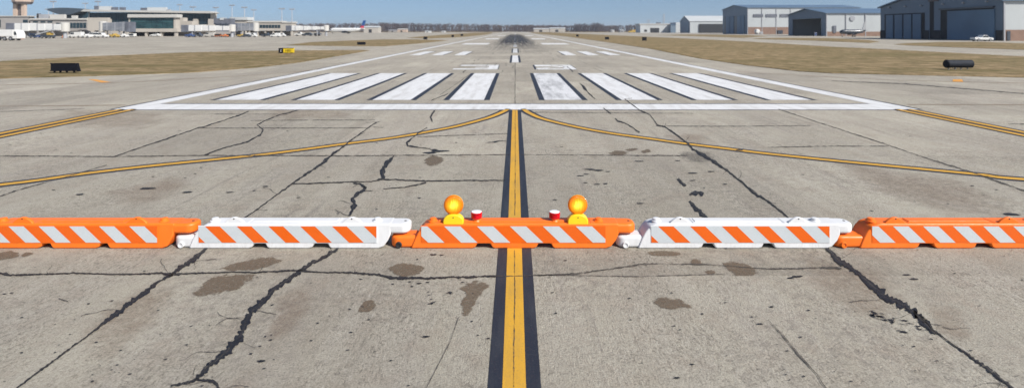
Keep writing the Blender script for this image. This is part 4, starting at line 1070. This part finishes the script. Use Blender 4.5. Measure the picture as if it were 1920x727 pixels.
# big hangar at the right edge
X = 110
t = hangar('hangar', 'large slate blue hangar with two big doors at the right edge', X, 125.2, 167, 196, 9.1, 13.4, None, 'siding', 'sidingshade', 'roofblue', 2.5, 7)
def onface(t, px0, px1, X, z0, z1, mat, name, proud, h1=None):
    ya, yb = F*X/(px1-VX), F*X/(px0-VX)
    q = MB(); q.box(X-proud, X-.004, ya, yb, z0, z1); return q.build(name, mat, t)
onface(t, 1659, 1734, X, .05, 7.15, 'dark', 'panel_gap_shade', .08)  # near-black board behind the panels paints the shaded gaps between them
for a, b in ((1663,1676),(1679,1693),(1696,1710),(1713,1728)): onface(t, a, b, X, .05, 6.85, 'doorblue', 'door_panel', .3)
onface(t, 1743.5, 1751, X, .05, 10.0, 'dark', 'recess_shade', .06); onface(t, 1742, 1760, X, 10.0, 10.4, 'tand', 'recess_head', .3)  # flat near-black panel paints the shade of a tall recess
onface(t, 1764, 1864, X, .05, 7.6, 'dark', 'panel_gap_shade', .08); onface(t, 1778, 1866, X, .05, 7.25, 'doorblue', 'door_panel', .3); onface(t, 1764, 1866, X, 7.6, 8.0, 'vdark', 'door_head', .6)
for a, b in ((1651,1659),(1735,1742),(1748,1763),(1868,1881)): onface(t, a, b, X, 0, 2.4, 'dark', 'wall_base', .12)
for a in (1667,1697,1727,1768,1806,1850): onface(t, a, a+3, X, 8.95, 9.3, 'trim', 'wall_light', .45)
q = MB(); q.box(XD(1888, 125), XD(1894, 125), 124.9, 125.03, .1, 2.2); q.build('side_door', 'vdark', t)
# open hangar
X = 131
t = hangar('hangar', 'open hangar with dark doorway facing the runway and long pale side wall', X, 234, 266, 245, 9.6, 11.9, (237.5, 262, 7.6), 'siding', 'sidingshade', 'roofblue', 1.9, 8.2)
q = MB(); q.box(XD(1562, 233.8), XD(1567.5, 233.8), 233.6, 233.86, 1.4, 4.4); q.build('side_door', 'mech', t)
q = MB(); q.lathe([(1.1, 233.7), (1.1, 233.98)], (XD(1598.5, 233.8), 0, ZD(35, 233.8)), 'y', 24); q.build('round_vent', 'trim', t, smooth=40)
# large hangar behind
X = 149.3
t = hangar('hangar', 'tall hangar with pale side wall, three dark window strips and brick base', X, 357, 399, 222, 17.0, 19.4, None, 'siding', 'sidingshade', 'roofblue', 4.6, 9.2)
onface(t, 1358, 1396, X, .05, 12.3, 'vdark', 'panel_gap_shade', .1)  # dark board, its colour stands for shade between the door panels
for a, b in ((1362,1369),(1370,1376.5),(1383,1390),(1390.6,1396)): onface(t, a, b, X, .05, 12.2, 'doorblue', 'door_panel', .4)
for a, b in ((1412.5,1431),(1436,1457),(1462.5,1500)):
    q = MB(); q.box(XD(a, 356.8), XD(b, 356.8), 356.6, 356.9, ZD(32.2, 356.8), ZD(27, 356.8)); q.build('window_strip', 'mech', t)
# small far hangar with white roof
X = 179
t = hangar('hangar', 'small hangar with white roof, dark pointed gable and wide dark side opening', X, 569, 602, 245, 12.0, 17.6, None, 'siding', 'sidingshade', 'roofwhite', 0, 60)
onface(t, 1277, 1291, X, .05, 11, 'doorblue', 'door_panel', .4)
q = MB(); q.box(XD(1311, 568.5), XD(1358, 568.5), 568.0, 568.9, .05, ZD(45.5, 568)); q.build('opening_shade', 'dark', t)  # solid near-black box paints the shaded inside of a wide opening
d = 640
t = thing('low_building', (XD(1228, d), d+10, 0), 'low white building with one dark door left of the small hangars', 'building')
wallbox(t, 'wall', 'roofwhite', 1200.5, 1256, 46.5, GND, d, 25); wallbox(t, 'roof', 'fascia', 1199, 1257, 44.8, 46.6, d-.5, 26); wallbox(t, 'door', 'dark', 1219.5, 1236, 53, GND, d-.15, 1)
wallbox(t, 'rooftop_unit', 'mech', 1232, 1239, 42.5, 45, d+6, 5); wallbox(t, 'window', 'dark', 1208, 1213, 56, 60, d-.15, 1)
t = thing('storage_shed', (XD(1262, d), d+10, 0), 'slate blue shed with pale side between the low white building and the white roofed hangar', 'shed')
wallbox(t, 'wall', 'sidingshade', 1257.5, 1267, 47, GND, d-8, 25); wallbox(t, 'side_wall', 'roofwhite', 1267.2, 1276, 42.5, GND, d-6, 25); wallbox(t, 'roof', 'roofblue', 1257, 1267.5, 45.8, 47.2, d-8.5, 26)
for px, yt, lab in ((1216, 38.5, 'thin mast above the left end of the low white building'), (1244.5, 28, 'taller lattice mast behind the low white building')):
    x = XD(px, 690); t = thing('radio_mast', (x, 690, 0), lab, 'mast')
    q = MB()
    for sx in (-.8, .8): q.box(x+sx-.15, x+sx+.15, 689.2, 689.5, 0, ZD(yt, 690)); q.box(x+sx-.15, x+sx+.15, 690.5, 690.8, 0, ZD(yt, 690))
    for k in range(int(ZD(yt, 690)/2)): q.box(x-.8, x+.8, 689.3, 689.4, k*2, k*2+.2)
    q.build('lattice', 'steel', t); q = MB(); q.box(x-1.4, x+1.4, 689.2, 690.8, ZD(yt, 690), ZD(yt, 690)+.6); q.build('platform', 'steel', t)
# objects by hangar walls
d = 352; x = XD(1419.5, d)
t = thing('storage_tank', (x, d, 0), 'round white tank against the brick base of the tall hangar', 'tank')
q = MB(); q.lathe([(.1, -1.6), (1.1, -1.5), (1.45, -1), (1.45, 1), (1.1, 1.5), (.1, 1.6)], (x, d, 1.9), 'y', 24); q.build('vessel', 'vwhite', t, smooth=45); q = MB(); q.box(x-1, x+1, d-.8, d+.8, 0, .8); q.build('cradle', 'trim', t)
x = XD(1427.5, d); t = thing('equipment_cabinet', (x, d, 0), 'small grey cabinet right of the round white tank', 'cabinet')
q = MB(); q.box(x-.9, x+.9, d-.5, d+.5, .15, 1.7); q.build('housing', 'vgrey', t, bevel=.05); q = MB(); q.box(x-.7, x-.05, d-.54, d-.5, .3, 1.5); q.box(x+.05, x+.7, d-.54, d-.5, .3, 1.5); q.build('door', 'trim', t)
x = XD(1462, 350); t = thing('waste_container', (x, 350, 0), 'dark container standing at the brick wall near the open hangar', 'container')
q = MB(); q.prism([(x-1.4, .15), (x-1.55, 1.9), (x+1.55, 1.9), (x+1.4, .15)], 'y', 349, 351); q.build('bin', 'vdark', t, bevel=.05); q = MB(); q.prism([(x-1.6, 1.9), (x-1.3, 2.6), (x+1.3, 2.6), (x+1.6, 1.9)], 'y', 348.9, 351.1); q.build('lid', 'vdark', t)
x = XD(1529, 231); t = thing('equipment_cabinet', (x, 231, 0), 'small pale upright figure of unclear kind, built as a cabinet in the open hangar doorway', 'cabinet')
q = MB(); q.box(x-.4, x+.4, 230.7, 231.3, .1, 1.6); q.build('housing', 'vgrey', t, bevel=.04); q = MB(); q.box(x-.32, x+.32, 230.66, 230.7, .25, 1.45); q.build('door', 'vblue', t)  # cabinet form put in for a small pale figure of unclear kind
# far buildings
for (px0, px1, yt, d, rf, wl, lab) in ((682,709,49,620,'roofwhite','wallbeige','tan long shed with pale roof right of the airliner tail'),(745,762,54,900,'fascia','tan','low tan building at the foot of the trees left of the runway'),
      (728,745,56,900,'trim','wallgrey','low grey building left of the low tan one'),(797,806,58,700,'roofwhite','vwhite','tiny white hut on the left horizon, larger of two'),(828,834,58,760,'roofwhite','vwhite','tiny white hut on the left horizon, nearer the runway'),
      (1001,1030,53,980,'roofwhite','wallbeige','low pale building among the trees right of the runway end, left one'),(1031,1060,52,980,'roofwhite','wallbeige','low pale building among the trees right of the runway end, right one'),
      (1147,1152,56,820,'roofwhite','vwhite','small white hut at the foot of the trees on the right, left one'),(1163,1170,56,820,'roofwhite','vgrey','small grey hut at the foot of the trees on the right, right one')):
    t = thing('distant_building', (XD((px0+px1)/2, d), d+6, 0), lab, 'building')
    x0, x1 = XD(px0, d), XD(px1, d); z = ZD(yt, d); dp = 14
    q = MB(); q.box(x0, x1, d, d+dp, 0, z*.78); q.build('wall', wl, t)
    q = MB(); q.prism([(d-.5, z*.78), (d+dp/2, z), (d+dp+.5, z*.78)], 'x', x0-.4, x1+.4); q.build('roof', rf, t)
    q = MB(); w = (x1-x0); q.box(x0+w*.35, x0+w*.55, d-.1, d+.2, .1, z*.5); q.build('door', 'dark', t)

# ------------------------------------------------------------------ distant bare woods
def woods(name, label, spans, seed):
    rnd = random.Random(seed); v = []; f = []
    def tri(a, b, c): k = len(v); v.extend((a, b, c)); f.append((k, k+1, k+2))
    for (px0, px1, y0, y1, d0, d1, cnt) in spans:
        for i in range(cnt):
            u = rnd.random(); px = px0+(px1-px0)*u; d = rnd.uniform(d0, d1)
            yt = y0+(y1-y0)*u + 2.4*noise.noise(Vector((px*.03, seed, 0))) + 1.5*noise.noise(Vector((px*.11, seed, 3)))
            h = max(4, ZD(yt, (d0+d1)/2)*rnd.uniform(.72, 1.03)); x = XD(px, d); r = h*rnd.uniform(.24, .36)
            tri((x-.3, d, 0), (x+.3, d, 0), (x, d, h*.8))
            for k in range(46):
                a = rnd.uniform(0, 6.283); zz = rnd.uniform(.06, 1.0); rr = r*math.sqrt(rnd.random())*math.sin(math.pi*min(1, .12+.88*(1-abs(zz-.5)*1.2)))
                cx = x+rr*math.cos(a); cy = d+rr*math.sin(a); cz = h*zz; L_ = rnd.uniform(.8, 2.4); w = rnd.uniform(.25, .9)
                dx, dy = rnd.uniform(-1, 1), rnd.uniform(-1, 1)
                tri((cx-w*dy, cy+w*dx, cz-.3), (cx+w*dy, cy-w*dx, cz-.3), (cx+dx*L_*.5, cy+dy*L_*.5, cz+L_))
    me = bpy.data.meshes.new(name); me.from_pydata(v, [], f); me.materials.append(M['twig'])
    o = bpy.data.objects.new(name, me); COL.objects.link(o); tag(o, label, 'woods', kind='stuff')
woods('distant_woods', 'distant bare woods along the horizon left of the runway', [(-900,540,44,45,1000,1150,620),(540,760,45,43.5,1000,1120,330),(720,1000,43.5,48,1050,1180,420)], 3)
woods('distant_woods', 'distant bare woods along the horizon right of the runway', [(960,1210,48,48,1060,1180,400),(1080,1130,44.5,44.5,1060,1150,70),(1190,1320,49,51,950,1100,200),(1320,2900,47,47,1000,1150,520)], 5)

# ------------------------------------------------------------------ haze, sky, sun, camera
mh = bpy.data.materials.new('haze'); mh.use_nodes = True; mh.node_tree.nodes.clear()
vo = N(mh.node_tree, 'ShaderNodeVolumePrincipled'); ou = N(mh.node_tree, 'ShaderNodeOutputMaterial')
vo.inputs['Color'].default_value = (.80, .86, .95, 1); vo.inputs['Density'].default_value = .00017; vo.inputs['Anisotropy'].default_value = .2
L(mh.node_tree, vo.outputs[0], ou.inputs['Volume'])
M['haze'] = mh
USE_HAZE = True
if USE_HAZE:
    q = MB(); q.box(-4100, 4100, -300, 5100, -1.1, 60); hz = q.build('haze', 'haze'); tag(hz, 'thin pale haze over the airfield', 'haze', kind='stuff')

sd = Vector((.92, -.72, .98)).normalized()
sun = bpy.data.lights.new('sun', 'SUN'); sun.energy = 4.2; sun.angle = math.radians(.53); sun.color = (1, .955, .89)
so = bpy.data.objects.new('sun', sun); COL.objects.link(so); so.rotation_euler = sd.to_track_quat('Z', 'Y').to_euler()
w = bpy.data.worlds.new('World'); sc.world = w; w.use_nodes = True; t = w.node_tree
bg = t.nodes['Background']; sk = N(t, 'ShaderNodeTexSky', _sky_type='NISHITA'); sk.sun_disc = False
sk.sun_elevation = math.asin(sd.z); sk.sun_rotation = math.atan2(sd.x, sd.y)
sk.altitude = 0; sk.air_density = 1.0; sk.dust_density = 1.4; sk.ozone_density = 3.6
tc = N(t, 'ShaderNodeTexCoord'); mp = N(t, 'ShaderNodeMapping'); mp.inputs['Location'].default_value = (0, 0, .10)
L(t, tc.outputs['Generated'], mp.inputs['Vector']); L(t, mp.outputs['Vector'], sk.inputs['Vector'])
L(t, sk.outputs[0], bg.inputs['Color']); bg.inputs['Strength'].default_value = .078

cam = bpy.data.cameras.new('camera'); co = bpy.data.objects.new('camera', cam); COL.objects.link(co)
co.location = (0, 0, H); co.rotation_euler = (math.pi/2, 0, 0)
cam.sensor_width = 36; cam.lens = F/1920*36; cam.shift_x = -6/1920; cam.shift_y = -(363.5-HY)/1920
cam.clip_end = 9000; cam.clip_start = .05
cam.dof.use_dof = True; cam.dof.focus_distance = 6.4; cam.dof.aperture_fstop = (F/1920*36/1000)/.013
sc.camera = co
sc.view_settings.view_transform = 'Standard'; sc.view_settings.look = 'None'; sc.view_settings.gamma = 1
sc.view_settings.exposure = .58
